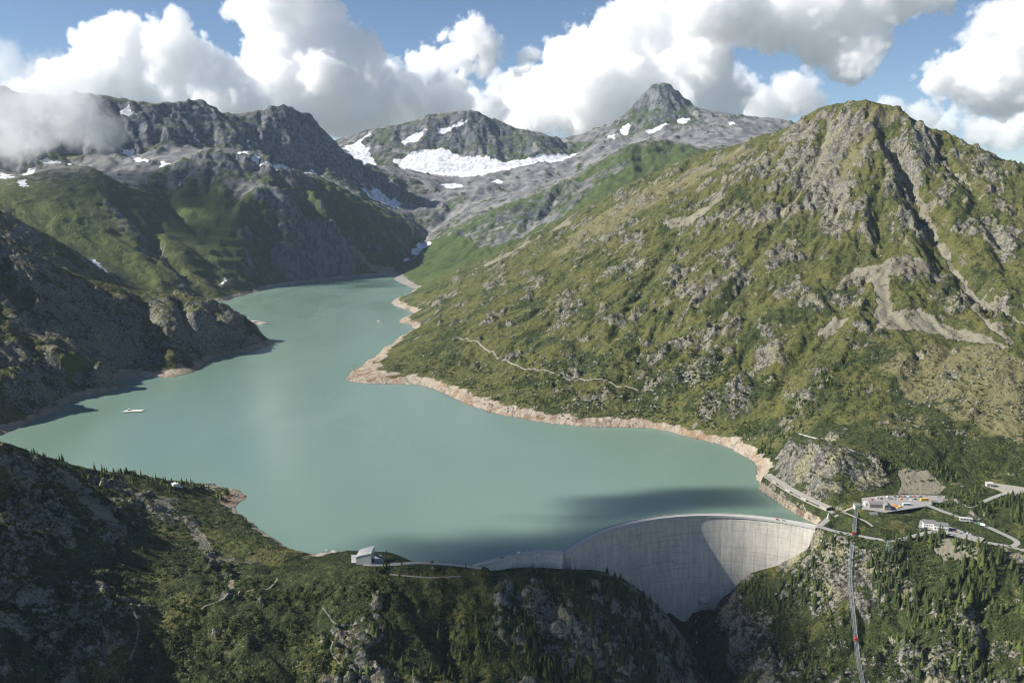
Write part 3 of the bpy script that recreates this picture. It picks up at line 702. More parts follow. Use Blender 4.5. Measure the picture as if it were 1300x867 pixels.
#OBJECTS
# ------------------------------------------------------------------ building helpers
def tag(o, label, cat, group=None):
    o['label'] = label; o['category'] = cat
    if group: o['group'] = group
    return o
def thing(name, label, cat, loc=(0, 0, 0), rotz=0.0, group=None):
    o = bpy.data.objects.new(name, None); o.location = loc; o.rotation_euler = (0, 0, rotz); o.empty_display_size = 1; col.objects.link(o)
    return tag(o, label, cat, group)
class MB:                                                      # collects faces of one part
    def __init__(s): s.v = []; s.f = []
    def add(s, v, f):
        n = len(s.v); s.v += [tuple(p) for p in v]; s.f += [tuple(i + n for i in q) for q in f]; return s
    def box(s, x0, x1, y0, y1, z0, z1):
        return s.add([(x0, y0, z0), (x1, y0, z0), (x1, y1, z0), (x0, y1, z0), (x0, y0, z1), (x1, y0, z1), (x1, y1, z1), (x0, y1, z1)],
                     [(3, 2, 1, 0), (4, 5, 6, 7), (0, 1, 5, 4), (1, 2, 6, 5), (2, 3, 7, 6), (3, 0, 4, 7)])
    def prism(s, prof, y0, y1):                                # profile in x,z pushed along y
        n = len(prof)
        return s.add([(x, y0, z) for x, z in prof] + [(x, y1, z) for x, z in prof],
                     [tuple(range(n)), tuple(range(2 * n - 1, n - 1, -1))] + [(i, i + n, (i + 1) % n + n, (i + 1) % n) for i in range(n)])
    def bar(s, a, b, w, n=4, w2=None):
        a = Vector(a); b = Vector(b); d = (b - a).normalized(); u = d.cross(Vector((0, 0, 1)) if abs(d.z) < 0.95 else Vector((1, 0, 0))).normalized(); v = d.cross(u)
        w2 = w if w2 is None else w2; ring = []
        for p, r in ((a, w), (b, w2)):
            for k in range(n):
                t = 2 * math.pi * (k + 0.5) / n; ring.append(p + (u * math.cos(t) + v * math.sin(t)) * r)
        return s.add(ring, [tuple(range(n - 1, -1, -1)), tuple(range(n, 2 * n))] + [(k, (k + 1) % n, (k + 1) % n + n, k + n) for k in range(n)])
    def build(s, name, mat, parent=None, smooth=False):
        me = bpy.data.meshes.new(name); me.from_pydata(s.v, [], s.f); me.materials.append(mat)
        if smooth: me.polygons.foreach_set('use_smooth', np.ones(len(me.polygons), bool))
        bm = bmesh.new(); bm.from_mesh(me); bmesh.ops.recalc_face_normals(bm, faces=bm.faces); bm.to_mesh(me); bm.free()
        o = bpy.data.objects.new(name, me); col.objects.link(o)
        if parent: o.parent = parent
        return o
def simple(name, c, rough=0.8, var=0.12, scale=0.6, metal=0.0):
    m, nt, bs, out = new_mat(name); k = NB(nt)
    n = k.noise(k.pos(), scale, 3, 0.6)
    d = tuple(v * (1 - 2 * var) for v in c); e = tuple(min(1, v * (1 + var)) for v in c)
    nt.links.new(k.mix(n, d, e), bs.inputs['Base Color'])
    bs.inputs['Roughness'].default_value = rough; bs.inputs['Metallic'].default_value = metal
    return m
def tz(x, y): return float(terrain(np.array([x]), np.array([y]))[0])

def concrete_material():
    m, nt, bs, out = new_mat('dam_concrete'); k = NB(nt); P = k.pos()
    streak = k.noise(k.vmul(P, (0.22, 0.22, 0.012)), 1.0, 5, 0.65)
    blotch = k.noise(P, 0.03, 4, 0.6); lift = k.noise(k.vmul(P, (0.02, 0.02, 0.45)), 1.0, 3, 0.6)
    oi = nt.nodes.new('ShaderNodeObjectInfo').outputs['Random']
    c = k.mix(k.step(streak, 0.38, 0.66), (0.60, 0.555, 0.47), (0.46, 0.43, 0.37))
    c = k.mix(k.math('MULTIPLY', k.step(blotch, 0.45, 0.7), 0.45), c, (0.40, 0.375, 0.32))
    c = k.mix(k.math('MULTIPLY', k.step(lift, 0.52, 0.62), 0.22), c, (0.17, 0.165, 0.15))
    c = k.mix(k.math('MULTIPLY', oi, 0.16), c, (0.22, 0.215, 0.20))
    seep = k.noise(k.vmul(P, (0.55, 0.55, 0.010)), 1.0, 3, 0.6); lime_ = k.noise(k.vmul(P, (0.4, 0.4, 0.03)), 1.0, 3, 0.7)
    c = k.mix(k.math('MULTIPLY', k.step(seep, 0.62, 0.74), 0.7), c, (0.17, 0.16, 0.135))
    c = k.mix(k.math('MULTIPLY', k.step(lime_, 0.68, 0.76), 0.6), c, (0.66, 0.64, 0.60))
    nt.links.new(c, bs.inputs['Base Color']); bs.inputs['Roughness'].default_value = 0.9
    return m
M_DAM = concrete_material()
M_CREST = simple('crest_concrete', (0.47, 0.455, 0.42), 0.85)
M_CONC = simple('pale_concrete', (0.50, 0.49, 0.46), 0.85, 0.1, 0.3)
M_OLDC = simple('weathered_concrete', (0.34, 0.315, 0.27), 0.9, 0.18, 0.2)
M_ROAD = simple('grey_asphalt', (0.30, 0.29, 0.27), 0.9, 0.1, 0.2)
M_TRACK = simple('gravel', (0.36, 0.33, 0.27), 0.95, 0.2, 0.25)
M_PATH = simple('trodden_earth', (0.24, 0.215, 0.165), 0.95, 0.25, 0.3)
M_WHITE = simple('white_render', (0.72, 0.71, 0.68), 0.8, 0.06)
M_WALL = simple('timber_and_stone_wall', (0.34, 0.31, 0.27), 0.85)
M_DARKW = simple('dark_timber', (0.09, 0.08, 0.07), 0.85)
M_ROOF = simple('grey_slate', (0.20, 0.195, 0.19), 0.7, 0.15, 0.8)
M_GLASS = simple('window_glass', (0.04, 0.05, 0.06), 0.15, 0.1)
M_STEEL = simple('galvanised_steel', (0.46, 0.47, 0.46), 0.5, 0.1, 0.5, 0.6)
M_GREEN = simple('pale_green_paint', (0.33, 0.45, 0.37), 0.6)
M_RED = simple('red_paint', (0.55, 0.03, 0.025), 0.35, 0.05)
M_ORANGE = simple('orange_cloth', (0.75, 0.20, 0.03), 0.8, 0.05)
M_YELLOW = simple('yellow_paint', (0.80, 0.50, 0.03), 0.4, 0.05)
M_CARW = simple('white_paint', (0.75, 0.75, 0.74), 0.3, 0.03)
M_CARD = simple('dark_paint', (0.05, 0.055, 0.07), 0.3, 0.05)
M_CARB = simple('blue_paint', (0.10, 0.17, 0.30), 0.3, 0.05)
M_CARS = simple('silver_paint', (0.45, 0.46, 0.47), 0.3, 0.03, 1, 0.3)
M_TYRE = simple('rubber', (0.02, 0.02, 0.02), 0.9)
M_LORRY = simple('green_paint', (0.04, 0.33, 0.20), 0.4, 0.05)
M_WOOD = simple('weathered_deck_boards', (0.62, 0.60, 0.54), 0.8, 0.1, 2.0)

# ------------------------------------------------------------------ the arch dam
dam = thing('arch_dam', 'tall curved concrete arch dam holding back the turquoise lake', 'dam', (*arc(DAM_RAD, math.radians(90)), -160))
NBLK = 25
def r_in(z): return DAM_RAD - 8.5 - 0.13 * (CREST - z) - 0.00035 * (CREST - z) ** 2
rngb = random.Random(4)
for b in range(NBLK):
    a0 = DAM_A0 + (DAM_A1 - DAM_A0) * b / NBLK; a1 = DAM_A0 + (DAM_A1 - DAM_A0) * (b + 1) / NBLK
    gap = 0.09 / DAM_RAD; a0 -= gap; a1 += gap; off = rngb.uniform(-0.12, 0.12)
    zs = [CREST - 1.6 - k * 176.0 / 11 for k in range(12)]; v = []; f = []
    for z in zs:
        for a, r in ((a0, r_in(z) + off), ((a0 + a1) / 2, r_in(z) + off), (a1, r_in(z) + off), (a1, DAM_RAD), (a0, DAM_RAD)):
            v.append((*arc(r, a), z))
    for k in range(11):
        for q in range(5): f.append((k * 5 + q, k * 5 + (q + 1) % 5, (k + 1) * 5 + (q + 1) % 5, (k + 1) * 5 + q))
    f += [(0, 1, 2, 3, 4), (59, 58, 57, 56, 55)]
    bl = MB().add(v, f).build('concrete_block', M_DAM, dam); bl.matrix_parent_inverse = Matrix.Translation(dam.location).inverted()
def ring_strip(name, r0, r1, z0, z1, mat, n=90, a0=DAM_A0, a1=DAM_A1, parent=dam):
    v = []; f = []
    for k in range(n + 1):
        a = a0 + (a1 - a0) * k / n
        v += [(*arc(r0, a), z0), (*arc(r1, a), z0), (*arc(r1, a), z1), (*arc(r0, a), z1)]
    for k in range(n):
        for q in range(4): f.append((k * 4 + q, k * 4 + (q + 1) % 4, k * 4 + 4 + (q + 1) % 4, k * 4 + 4 + q))
    f += [(0, 1, 2, 3), (n * 4 + 3, n * 4 + 2, n * 4 + 1, n * 4)]
    o = MB().add(v, f).build(name, mat, parent)
    if parent: o.matrix_parent_inverse = Matrix.Translation(parent.location).inverted()
    return o
ring_strip('crest_road', DAM_RAD - 9.6, DAM_RAD + 0.6, CREST - 1.59, CREST, M_CREST)
ring_strip('parapet', DAM_RAD - 9.58, DAM_RAD - 9.1, CREST + 0.01, CREST + 1.1, M_CREST)
ring_strip('parapet', DAM_RAD + 0.1, DAM_RAD + 0.58, CREST + 0.01, CREST + 1.1, M_CREST)

def offset_line(line, d):
    out = []
    for k, p in enumerate(line):
        a = Vector(line[max(0, k - 1)][:2]); b = Vector(line[min(len(line) - 1, k + 1)][:2]); t = (b - a).normalized()
        out.append((p[0] - t.y * d, p[1] + t.x * d))
    return out
def swept(line, prof):                                         # profile (offset to the left, z) along a line
    v = []; f = []; n = len(prof); cols_ = [offset_line(line, d) for d, _ in prof]
    for k in range(len(line)):
        for q in range(n): v.append((cols_[q][k][0], cols_[q][k][1], line[k][2] + prof[q][1]))
    for k in range(len(line) - 1):
        for q in range(n): f.append((k * n + q, k * n + (q + 1) % n, (k + 1) * n + (q + 1) % n, (k + 1) * n + q))
    f += [tuple(range(n)), tuple(range(len(v) - 1, len(v) - n - 1, -1))]
    return MB().add(v, f)
wl_ = smooth_line(WING, 6)
wing = thing('wing_dam', 'low curved concrete side wall joining the arch dam to the rocky knoll', 'dam wall', (10, 1010, 0))
for k in range(0, len(wl_) - 1, 3):
    seg = wl_[k:min(k + 4, len(wl_))]
    if len(seg) < 2: continue
    o = swept(seg, [(2.6, -1.5), (2.6, -30), (-14, -30), (-2.8, -1.5)]).build('concrete_block', M_DAM, wing); o.matrix_parent_inverse = Matrix.Translation(wing.location).inverted()
for nm, pr in (('crest_road', [(3.6, -1.48), (3.6, 0), (-3.8, 0), (-3.8, -1.48)]), ('parapet', [(3.55, 0.01), (3.55, 1.0), (3.2, 1.0), (3.2, 0.01)]), ('parapet', [(-3.4, 0.01), (-3.4, 1.0), (-3.75, 1.0), (-3.75, 0.01)])):
    o = swept(wl_, pr).build(nm, M_CREST, wing); o.matrix_parent_inverse = Matrix.Translation(wing.location).inverted()

# ------------------------------------------------------------------ roads and tracks
def ribbon(name, line, hw, mat, lift=0.12, drape=False):
    ln = smooth_line(line, 4.0) if drape else line; L_ = offset_line(ln, hw); R_ = offset_line(ln, -hw); v = []
    if drape:
        P = np.array(L_ + R_ + [(p[0], p[1]) for p in ln]); zz = terrain(P[:, 0], P[:, 1]).reshape(3, -1).max(0)
    for k in range(len(ln)):
        z = (zz[k] + lift) if drape else ln[k][2] + lift
        v += [(L_[k][0], L_[k][1], z), (R_[k][0], R_[k][1], z), (L_[k][0], L_[k][1], z - 1.2), (R_[k][0], R_[k][1], z - 1.2)]
    f = []
    for k in range(len(ln) - 1):
        a = k * 4; b = a + 4
        f += [(a, a + 1, b + 1, b), (a, b, b + 2, a + 2), (a + 1, a + 3, b + 3, b + 1)]
    o = MB().add(v, f).build(name, mat); o['kind'] = 'structure'; return o
for nm, rs in ROADS.items():
    for q, (hw, line) in enumerate(rs): ribbon(nm, line, hw, M_ROAD if nm == 'road' else M_PATH if q == 0 else M_TRACK, 0.12 + 0.03 * q)
for hw, px in ((2.6, [(575, 431), (592, 434), (612, 443), (640, 457), (655, 467), (690, 474), (730, 481), (780, 488), (812, 493), (830, 499)]),):
    ribbon('mountain_track', HP(*px), hw, M_TRACK, 0.4, True)
for hw, px in ((1.1, [(255, 776), (275, 768), (300, 762), (325, 755), (345, 748), (352, 735)]), (1.2, [(165, 838), (172, 815), (176, 795), (170, 782)]), (0.9, [(410, 775), (425, 795), (432, 815), (420, 825), (432, 850)])):
    ribbon('footpath', HP(*px), hw * 0.8, M_PATH, 0.2, True)
for (pz, poly), mat in zip(PADS, (M_ROAD, M_TRACK, M_ROAD, M_CONC)):
    n = len(poly); o = MB().add([(p[0], p[1], pz + 0.08) for p in poly] + [(p[0], p[1], pz - 1.0) for p in poly], [tuple(range(n))] + [(i, (i + 1) % n, (i + 1) % n + n, i + n) for i in range(n)]).build('paved_yard', mat)
    o['kind'] = 'structure'

# ------------------------------------------------------------------ buildings
def house(name, label, cat, px, py, z, w, d, h, rot, roof='gable', wall=M_WALL, roofm=M_ROOF, rise=2.5, wins=3, rows=1, door=True, winm=M_GLASS):
    x, y, _ = Wz(px, py, z); t = thing(name, label, cat, (x, y, z - 0.2), rot)
    wm = MB()
    if roof == 'gable': wm.prism([(-w / 2, -0.8), (w / 2, -0.8), (w / 2, h), (0, h + rise), (-w / 2, h)] if d > w else [(-w / 2, -0.8), (w / 2, -0.8), (w / 2, h), (-w / 2, h)], -d / 2, d / 2)
    else: wm.box(-w / 2, w / 2, -d / 2, d / 2, -0.8, h)
    if roof == 'gable' and d <= w:
        wm.v = []; wm.f = []
        p = [(-d / 2, -0.8), (d / 2, -0.8), (d / 2, h), (0, h + rise), (-d / 2, h)]; n = 5
        wm.add([(-w / 2, a, b) for a, b in p] + [(w / 2, a, b) for a, b in p], [tuple(range(5)), (9, 8, 7, 6, 5)] + [(i, i + n, (i + 1) % n + n, (i + 1) % n) for i in range(n)])
    wm.build('wall', wall, t)
    rm = MB(); o_ = 0.6; th = 0.35
    if roof == 'gable':
        sp = min(w, d) / 2; k = (sp + o_) / sp
        prof = [(-sp - o_, h + rise - rise * k + 0.05), (0, h + rise + 0.05), (sp + o_, h + rise - rise * k + 0.05), (sp + o_, h + rise - rise * k + 0.05 + th), (0, h + rise + th + 0.05), (-sp - o_, h + rise - rise * k + 0.05 + th)]
        if d > w: rm.prism(prof, -d / 2 - o_, d / 2 + o_)
        else:
            n = 6; rm.add([(-w / 2 - o_, a, b) for a, b in prof] + [(w / 2 + o_, a, b) for a, b in prof], [tuple(range(6)), tuple(range(11, 5, -1))] + [(i, i + n, (i + 1) % n + n, (i + 1) % n) for i in range(n)])
    elif roof == 'shed':
        rm.add([(-w / 2 - o_, -d / 2 - o_, h + 0.03), (w / 2 + o_, -d / 2 - o_, h + 0.03), (w / 2 + o_, d / 2 + o_, h + 0.03 + rise), (-w / 2 - o_, d / 2 + o_, h + 0.03 + rise),
                (-w / 2 - o_, -d / 2 - o_, h + 0.4), (w / 2 + o_, -d / 2 - o_, h + 0.4), (w / 2 + o_, d / 2 + o_, h + 0.4 + rise), (-w / 2 - o_, d / 2 + o_, h + 0.4 + rise)],
               [(3, 2, 1, 0), (4, 5, 6, 7), (0, 1, 5, 4), (1, 2, 6, 5), (2, 3, 7, 6), (3, 0, 4, 7)])
    else: rm.box(-w / 2 - o_, w / 2 + o_, -d / 2 - o_, d / 2 + o_, h + 0.02, h + 0.45)
    rm.build('roof', roofm, t)
    for r in range(rows):
        for i in range(wins):
            cx = -w / 2 + w * (i + 0.5) / wins; zc = 1.3 + r * 2.9
            if zc + 1.3 > h: continue
            wi = MB().box(cx - w / wins * 0.28, cx + w / wins * 0.28, -d / 2 - 0.06, -d / 2 + 0.05, zc, zc + 1.3).build('window', winm, t)
            MB().box(cx - w / wins * 0.32, cx + w / wins * 0.32, -d / 2 - 0.16, -d / 2 - 0.01, zc - 0.2, zc - 0.02).build('sill', M_CONC, wi)
    for s in (-1, 1):
        MB().box(s * w / 2 - 0.05 * s - 0.06, s * w / 2 - 0.05 * s + 0.06, -d * 0.2, d * 0.2, 1.2, 2.4).build('window', winm, t)
    if door: MB().box(w * 0.36, w * 0.36 + 1.1, -d / 2 - 0.09, -d / 2 + 0.04, -0.1, 2.1).build('door', M_DARKW, t)
    return t
house('restaurant', 'long grey-roofed restaurant with windowed front on the terrace above the dam', 'restaurant', 1114, 643.5, 33, 24, 9, 5.6, -0.10, 'gable', M_WALL, M_ROOF, 2.6, 8, 1)
house('restaurant_wing', 'gabled restaurant wing with glazed end facing the parasols', 'restaurant', 1125, 645.5, 33, 9, 13, 6.0, -0.10, 'gable', M_WALL, M_ROOF, 3.0, 4, 2)
house('guest_annexe', 'pale low annexe with flat roof at the end of the restaurant', 'building', 1101, 641, 33, 8, 8, 4.4, -0.1, 'flat', M_WHITE, M_CONC, 0, 3, 1)
house('hut', 'dark timber hut with grey roof on the grass below the restaurant', 'hut', 1108, 655, 28.5, 10, 8, 3.6, 0.15, 'gable', M_DARKW, M_ROOF, 2.4, 2, 1)
house('railway_station', 'small white upper station at the head of the inclined railway', 'station', 1087.5, 645, 30, 7.5, 7, 5.2, 0.05, 'shed', M_WHITE, M_ROOF, 1.0, 3, 1)
house('kiosk', 'grey-roofed kiosk beside the car park by the trees', 'kiosk', 1185, 639, 33, 8, 6, 3.0, -0.1, 'gable', M_WALL, M_ROOF, 1.6, 2, 1)
house('stone_house', 'small pale stone house with flat roof on the gravel yard above the road bend', 'house', 1256, 617, 44, 9, 7, 4.6, -0.2, 'shed', M_CONC, M_CONC, 0.6, 2, 1)
house('garage', 'long white garage with grey roof, lower stepped end by the lay-by', 'garage', 1194, 671, 27, 17, 9, 6.0, -0.33, 'shed', M_WHITE, M_ROOF, 1.2, 5, 1)
house('garage_wing', 'lower white wing of the long garage beside the round tank', 'garage', 1179.5, 667, 27.5, 15, 8, 5.2, -0.33, 'shed', M_WHITE, M_ROOF, 1.2, 5, 1)
house('roadside_shelter', 'low pale concrete shelter set into the bank of the upper road', 'shelter', 1226, 660, 30, 15, 5, 3.0, -0.3, 'flat', M_CONC, M_CONC, 0, 4, 1)
house('shore_hut', 'tiny white hut with pale roof on the far rocky shore', 'hut', 535, 374.5, 26, 16, 12, 6, 0.4, 'gable', M_WHITE, M_WHITE, 3, 2, 1)
house('valve_house', 'small concrete hut at the foot of the dam beside a walkway', 'hut', 893, 766, hit(893, 769)[2], 10, 8, 6.0, 0.5, 'shed', M_CONC, M_CONC, 1.5, 1, 1)

# concrete portal building with a curved roof, on the western knoll
x, y, _ = Wz(464, 713, 17.5)
pt = thing('portal_building', 'pale concrete portal building with upswept roof and dark panel for its open mouth on the shore', 'building', (x, y, 17.3), -0.12)
w, d, h0, h1 = 19.0, 15.0, 10.5, 18.0
n = 10; v = []; f = []
for yy, k in ((-d / 2, 0.80), (d / 2, 1.0)):
    top = [(-w / 2 + w * i / n, (h0 + (h1 - h0) * (i / n) ** 0.75) * k) for i in range(n + 1)]
    v += [(-w / 2, yy, -1), (w / 2, yy, -1)] + [(a, yy, b) for a, b in reversed(top)]
m_ = n + 3
f = [tuple(range(m_)), tuple(range(2 * m_ - 1, m_ - 1, -1))] + [(i, i + m_, (i + 1) % m_ + m_, (i + 1) % m_) for i in range(m_)]
MB().add(v, f).build('wall', M_CONC, pt)
rf = []
for yy, k in ((-d / 2 - 0.5, 0.80), (d / 2 + 0.5, 1.0)):
    for i in range(n + 1): rf.append((-w / 2 - 0.4 + (w + 0.8) * i / n, yy, (h0 + (h1 - h0) * (i / n) ** 0.75) * k + 0.06))
rf2 = [(a, b, c + 0.6) for a, b, c in rf]; q = n + 1; N2 = 2 * q
MB().add(rf + rf2, [(i, i + 1, q + i + 1, q + i) for i in range(n)] + [(N2 + i, N2 + q + i, N2 + q + i + 1, N2 + i + 1) for i in range(n)] + [(i, N2 + i, N2 + i + 1, i + 1) for i in range(n)] + [(q + i, q + i + 1, N2 + q + i + 1, N2 + q + i) for i in range(n)]).build('roof', M_CONC, pt)
MB().prism([(w / 2 + 0.02, -0.5), (w / 2 + 0.25, -0.5), (w / 2 + 0.25, 9.0), (w / 2 + 0.02, 9.0)], -d / 2 + 1.2, d / 2 - 1.5).build('dark_mouth_panel', M_GLASS, pt)  # dark panel on the solid body, standing in for the shaded mouth
MB().add([(w / 2, -d / 2, 0), (w / 2 + 13, -d / 2 + 3, 0), (w / 2 + 13, -d / 2 + 3.6, 0), (w / 2, -d / 2 + 0.6, 0), (w / 2, -d / 2, 2), (w / 2 + 13, -d / 2 + 3, 1), (w / 2 + 13, -d / 2 + 3.6, 1), (w / 2, -d / 2 + 0.6, 2)], [(3, 2, 1, 0), (4, 5, 6, 7), (0, 1, 5, 4), (1, 2, 6, 5), (2, 3, 7, 6), (3, 0, 4, 7)]).build('apron_wall', M_CONC, pt)
MB().prism([(w / 2, 9.3), (w / 2 + 14, 3.2), (w / 2 + 14, 2.4), (w / 2, 8.6)], d / 2 - 6, d / 2).build('side_wing', M_ROOF, pt)

# road gallery along the lake
gl = ROADS['road'][3][1]; gl = gl[min(range(len(gl)), key=lambda q: math.dist(gl[q][:2], Wz(1053, 648.5, 21)[:2])):]
gal = thing('avalanche_gallery', 'pale concrete road gallery with dark side slots above the bleached lake shore', 'gallery', gl[len(gl) // 2])
inv = Matrix.Translation(gal.location).inverted()
gdir = 1 if offset_line(gl, 5)[3][0] < gl[3][0] else -1         # lake side
def gpart(nm, line, prof, mat):
    o = swept(line, [(a * gdir, b) for a, b in prof]).build(nm, mat, gal); o.matrix_parent_inverse = inv
gpart('roof', gl, [(5.0, 3.6), (5.0, 4.1), (-5.5, 5.0), (-5.5, 4.4)], M_OLDC)
gpart('base_wall', gl, [(4.9, -5), (4.9, 0.9), (4.4, 0.9), (4.4, -5)], M_OLDC)
gpart('back_wall', gl, [(-4.6, -1), (-4.6, 4.3), (-5.2, 4.3), (-5.2, -1)], M_OLDC)
for k in range(0, len(gl) - 1):
    if k % 6 in (0, 1):
        gpart('wall_panel', gl[k:k + 2], [(4.85, 0.92), (4.85, 3.58), (4.45, 3.58), (4.45, 0.92)], M_OLDC)
    else:
        p = offset_line(gl, 4.65 * gdir)[k]
        o = MB().bar((p[0], p[1], gl[k][2] + 0.92), (p[0], p[1], gl[k][2] + 3.58), 0.35).build('column', M_OLDC, gal); o.matrix_parent_inverse = inv
# retaining ledge of the upper track
lg = smooth_line(ROADS['track'][3][1], 5.0)
le = tag(swept(lg, [(-3.4, -2.5), (-2.6, -2.5), (-2.6, 1.0), (-3.4, 1.0)]).build('retaining_wall', M_CONC), 'narrow concrete retaining wall of the old track across the quarried cliff', 'wall')

# pale concrete ramp among the trees on the near promontory
rl = HP((197, 604), (208, 608), (220, 613), (229, 619)); rl = [(p[0], p[1], tz(p[0], p[1]) + 0.6) for p in rl]
tag(swept(smooth_line(rl, 5), [(4.0, 0), (4.0, -3), (-4.0, -3), (-4.0, 0)]).build('concrete_ramp', M_WHITE), 'white concrete ramp among small trees above the promontory', 'ramp')

# ------------------------------------------------------------------ inclined railway
RP = HP((1087, 648), (1084, 668), (1083, 684), (1080, 702), (1078, 735), (1081, 770), (1085, 806), (1089, 845), (1094, 880))
RP = [(p[0], p[1], tz(p[0], p[1]) + 2.6) for p in RP]; RP[0] = (RP[0][0], RP[0][1], 31.5)
rp = smooth_line(RP, 4.0)
zsm = np.array([p[2] for p in rp]); gz = terrain(np.array([p[0] for p in rp]), np.array([p[1] for p in rp]))
for _ in range(25): zsm[1:-1] = 0.25 * zsm[:-2] + 0.5 * zsm[1:-1] + 0.25 * zsm[2:]
zsm = np.maximum(zsm, gz + 0.8)
for _ in range(6): zsm[1:-1] = 0.25 * zsm[:-2] + 0.5 * zsm[1:-1] + 0.25 * zsm[2:]
rp = [(p[0], p[1], float(z)) for p, z in zip(rp, zsm)]
rw = thing('inclined_railway', 'steep steel cable railway on trestles climbing the wooded gorge side', 'railway', rp[-1]); rinv = Matrix.Translation(rw.location).inverted()
def rpart(mb, nm, mat=M_STEEL):
    o = mb.build(nm, mat, rw); o.matrix_parent_inverse = rinv
for s in (-1.5, -0.3, 0.3, 1.5): rpart(swept(rp, [(s - 0.16, 0), (s + 0.16, 0), (s + 0.16, 0.45), (s - 0.16, 0.45)]), 'rail')
rpart(swept(rp, [(2.3, 0.1), (3.1, 0.1), (3.1, 0.3), (2.3, 0.3)]), 'walkway')
ra, rb_ = offset_line(rp, 1.9), offset_line(rp, -1.9)
for k in range(0, len(rp), 2):
    z = rp[k][2] - 0.25
    rpart(MB().bar((ra[k][0], ra[k][1], z), (rb_[k][0], rb_[k][1], z), 0.22), 'sleeper', M_STEEL)
for k in range(2, len(rp), 5):
    for sd in (ra, rb_):
        g_ = tz(sd[k][0], sd[k][1])
        if rp[k][2] - g_ > 1.0: rpart(MB().bar((sd[k][0], sd[k][1], g_ - 0.6), (sd[k][0], sd[k][1], rp[k][2] - 0.3), 0.22), 'trestle_leg', M_STEEL)
def cabin(k, label):
    p = Vector(rp[k]); q = Vector(rp[min(k + 2, len(rp) - 1)]); rz = math.atan2(q.y - p.y, q.x - p.x) + math.pi / 2
    t = thing('railway_cabin', label, 'railway car', (p.x, p.y, p.z + 0.5), rz, 'cars of the inclined railway')
    MB().prism([(-1.3, 0.5), (1.3, 0.5), (1.35, 1.4), (1.2, 3.1), (0.9, 3.4), (-0.9, 3.4), (-1.2, 3.1), (-1.35, 1.4)], -2.3, 2.3).build('body', M_RED, t)
    for yy in (-2.36, 2.30): MB().box(-0.95, 0.95, yy, yy + 0.06, 1.5, 2.8).build('window', M_GLASS, t)
    for xx in (-1.42, 1.30): MB().box(xx, xx + 0.12, -1.9, 1.9, 1.6, 2.7).build('window', M_GLASS, t)
    MB().box(-1.5, 1.5, -1.8, 1.8, 0.0, 0.45).build('chassis', M_STEEL, t)
def near_k(px, py):
    return min(range(len(rp)), key=lambda k: (lambda d: abs((CAM_H + d[2] / d[1] * rp[k][1]) - rp[k][2]) )(ray(px, py)))
cabin(near_k(1083, 679), 'red railway car crossing above the road at the gorge edge')
cabin(near_k(1088, 813), 'red railway car far down the slope among scattered trees')

# pale green lattice mast
x, y, _ = Wz(1127, 694, 17); g_ = tz(x, y)
lm = thing('lattice_mast', 'pale green steel lattice mast standing below the road', 'mast', (x, y, g_ - 0.5))
HM = 21.0
def lw(z): return 2.2 - 1.5 * z / HM
cor = [(-1, -1), (1, -1), (1, 1), (-1, 1)]
for a, b in cor: MB().bar((a * lw(0), b * lw(0), 0), (a * lw(HM), b * lw(HM), HM), 0.22).build('leg', M_GREEN, lm)
for k in range(7):
    z0 = HM * k / 7; z1 = HM * (k + 1) / 7
    for q in range(4):
        a, b = cor[q], cor[(q + 1) % 4]
        MB().bar((a[0] * lw(z0), a[1] * lw(z0), z0), (b[0] * lw(z1), b[1] * lw(z1), z1), 0.13).build('brace', M_GREEN, lm)
for z in (14.0, 18.5): MB().box(-4.5, 4.5, -0.25, 0.25, z, z + 0.4).build('cross_arm', M_GREEN, lm)

# white monument by the gallery mouth
x, y, _ = Wz(1051.5, 657, 21); mo = thing('monument', 'slender white stone monument at the gallery mouth', 'monument', (x, y, 20.5), 0.3)
MB().box(-1.6, 1.6, -1.6, 1.6, 0, 0.8).build('plinth', M_CONC, mo)
MB().add([(-1.1, -0.8, 0.8), (1.1, -0.8, 0.8), (1.1, 0.8, 0.8), (-1.1, 0.8, 0.8), (-0.5, -0.4, 7.0), (0.5, -0.4, 7.0), (0.5, 0.4, 7.0), (-0.5, 0.4, 7.0), (0, 0, 7.8)], [(3, 2, 1, 0), (0, 1, 5, 4), (1, 2, 6, 5), (2, 3, 7, 6), (3, 0, 4, 7), (4, 5, 8), (5, 6, 8), (6, 7, 8), (7, 4, 8)]).build('shaft', M_WHITE, mo)
# round tank
x, y, _ = Wz(1172.5, 670, 26); bm = bmesh.new(); bmesh.ops.create_uvsphere(bm, u_segments=14, v_segments=8, radius=1.9)
me = bpy.data.meshes.new('tank'); bm.to_mesh(me); bm.free(); me.materials.append(M_CARW)
tk = thing('storage_tank', 'round white tank on short legs beside the white garage', 'tank', (x, y, 25.8)); o = bpy.data.objects.new('vessel', me); col.objects.link(o); o.parent = tk; o.location = (0, 0, 2.3)
for a in range(3): MB().bar((1.3 * math.cos(a * 2.1), 1.3 * math.sin(a * 2.1), -0.3), (1.1 * math.cos(a * 2.1), 1.1 * math.sin(a * 2.1), 1.0), 0.14).build('leg', M_STEEL, tk)

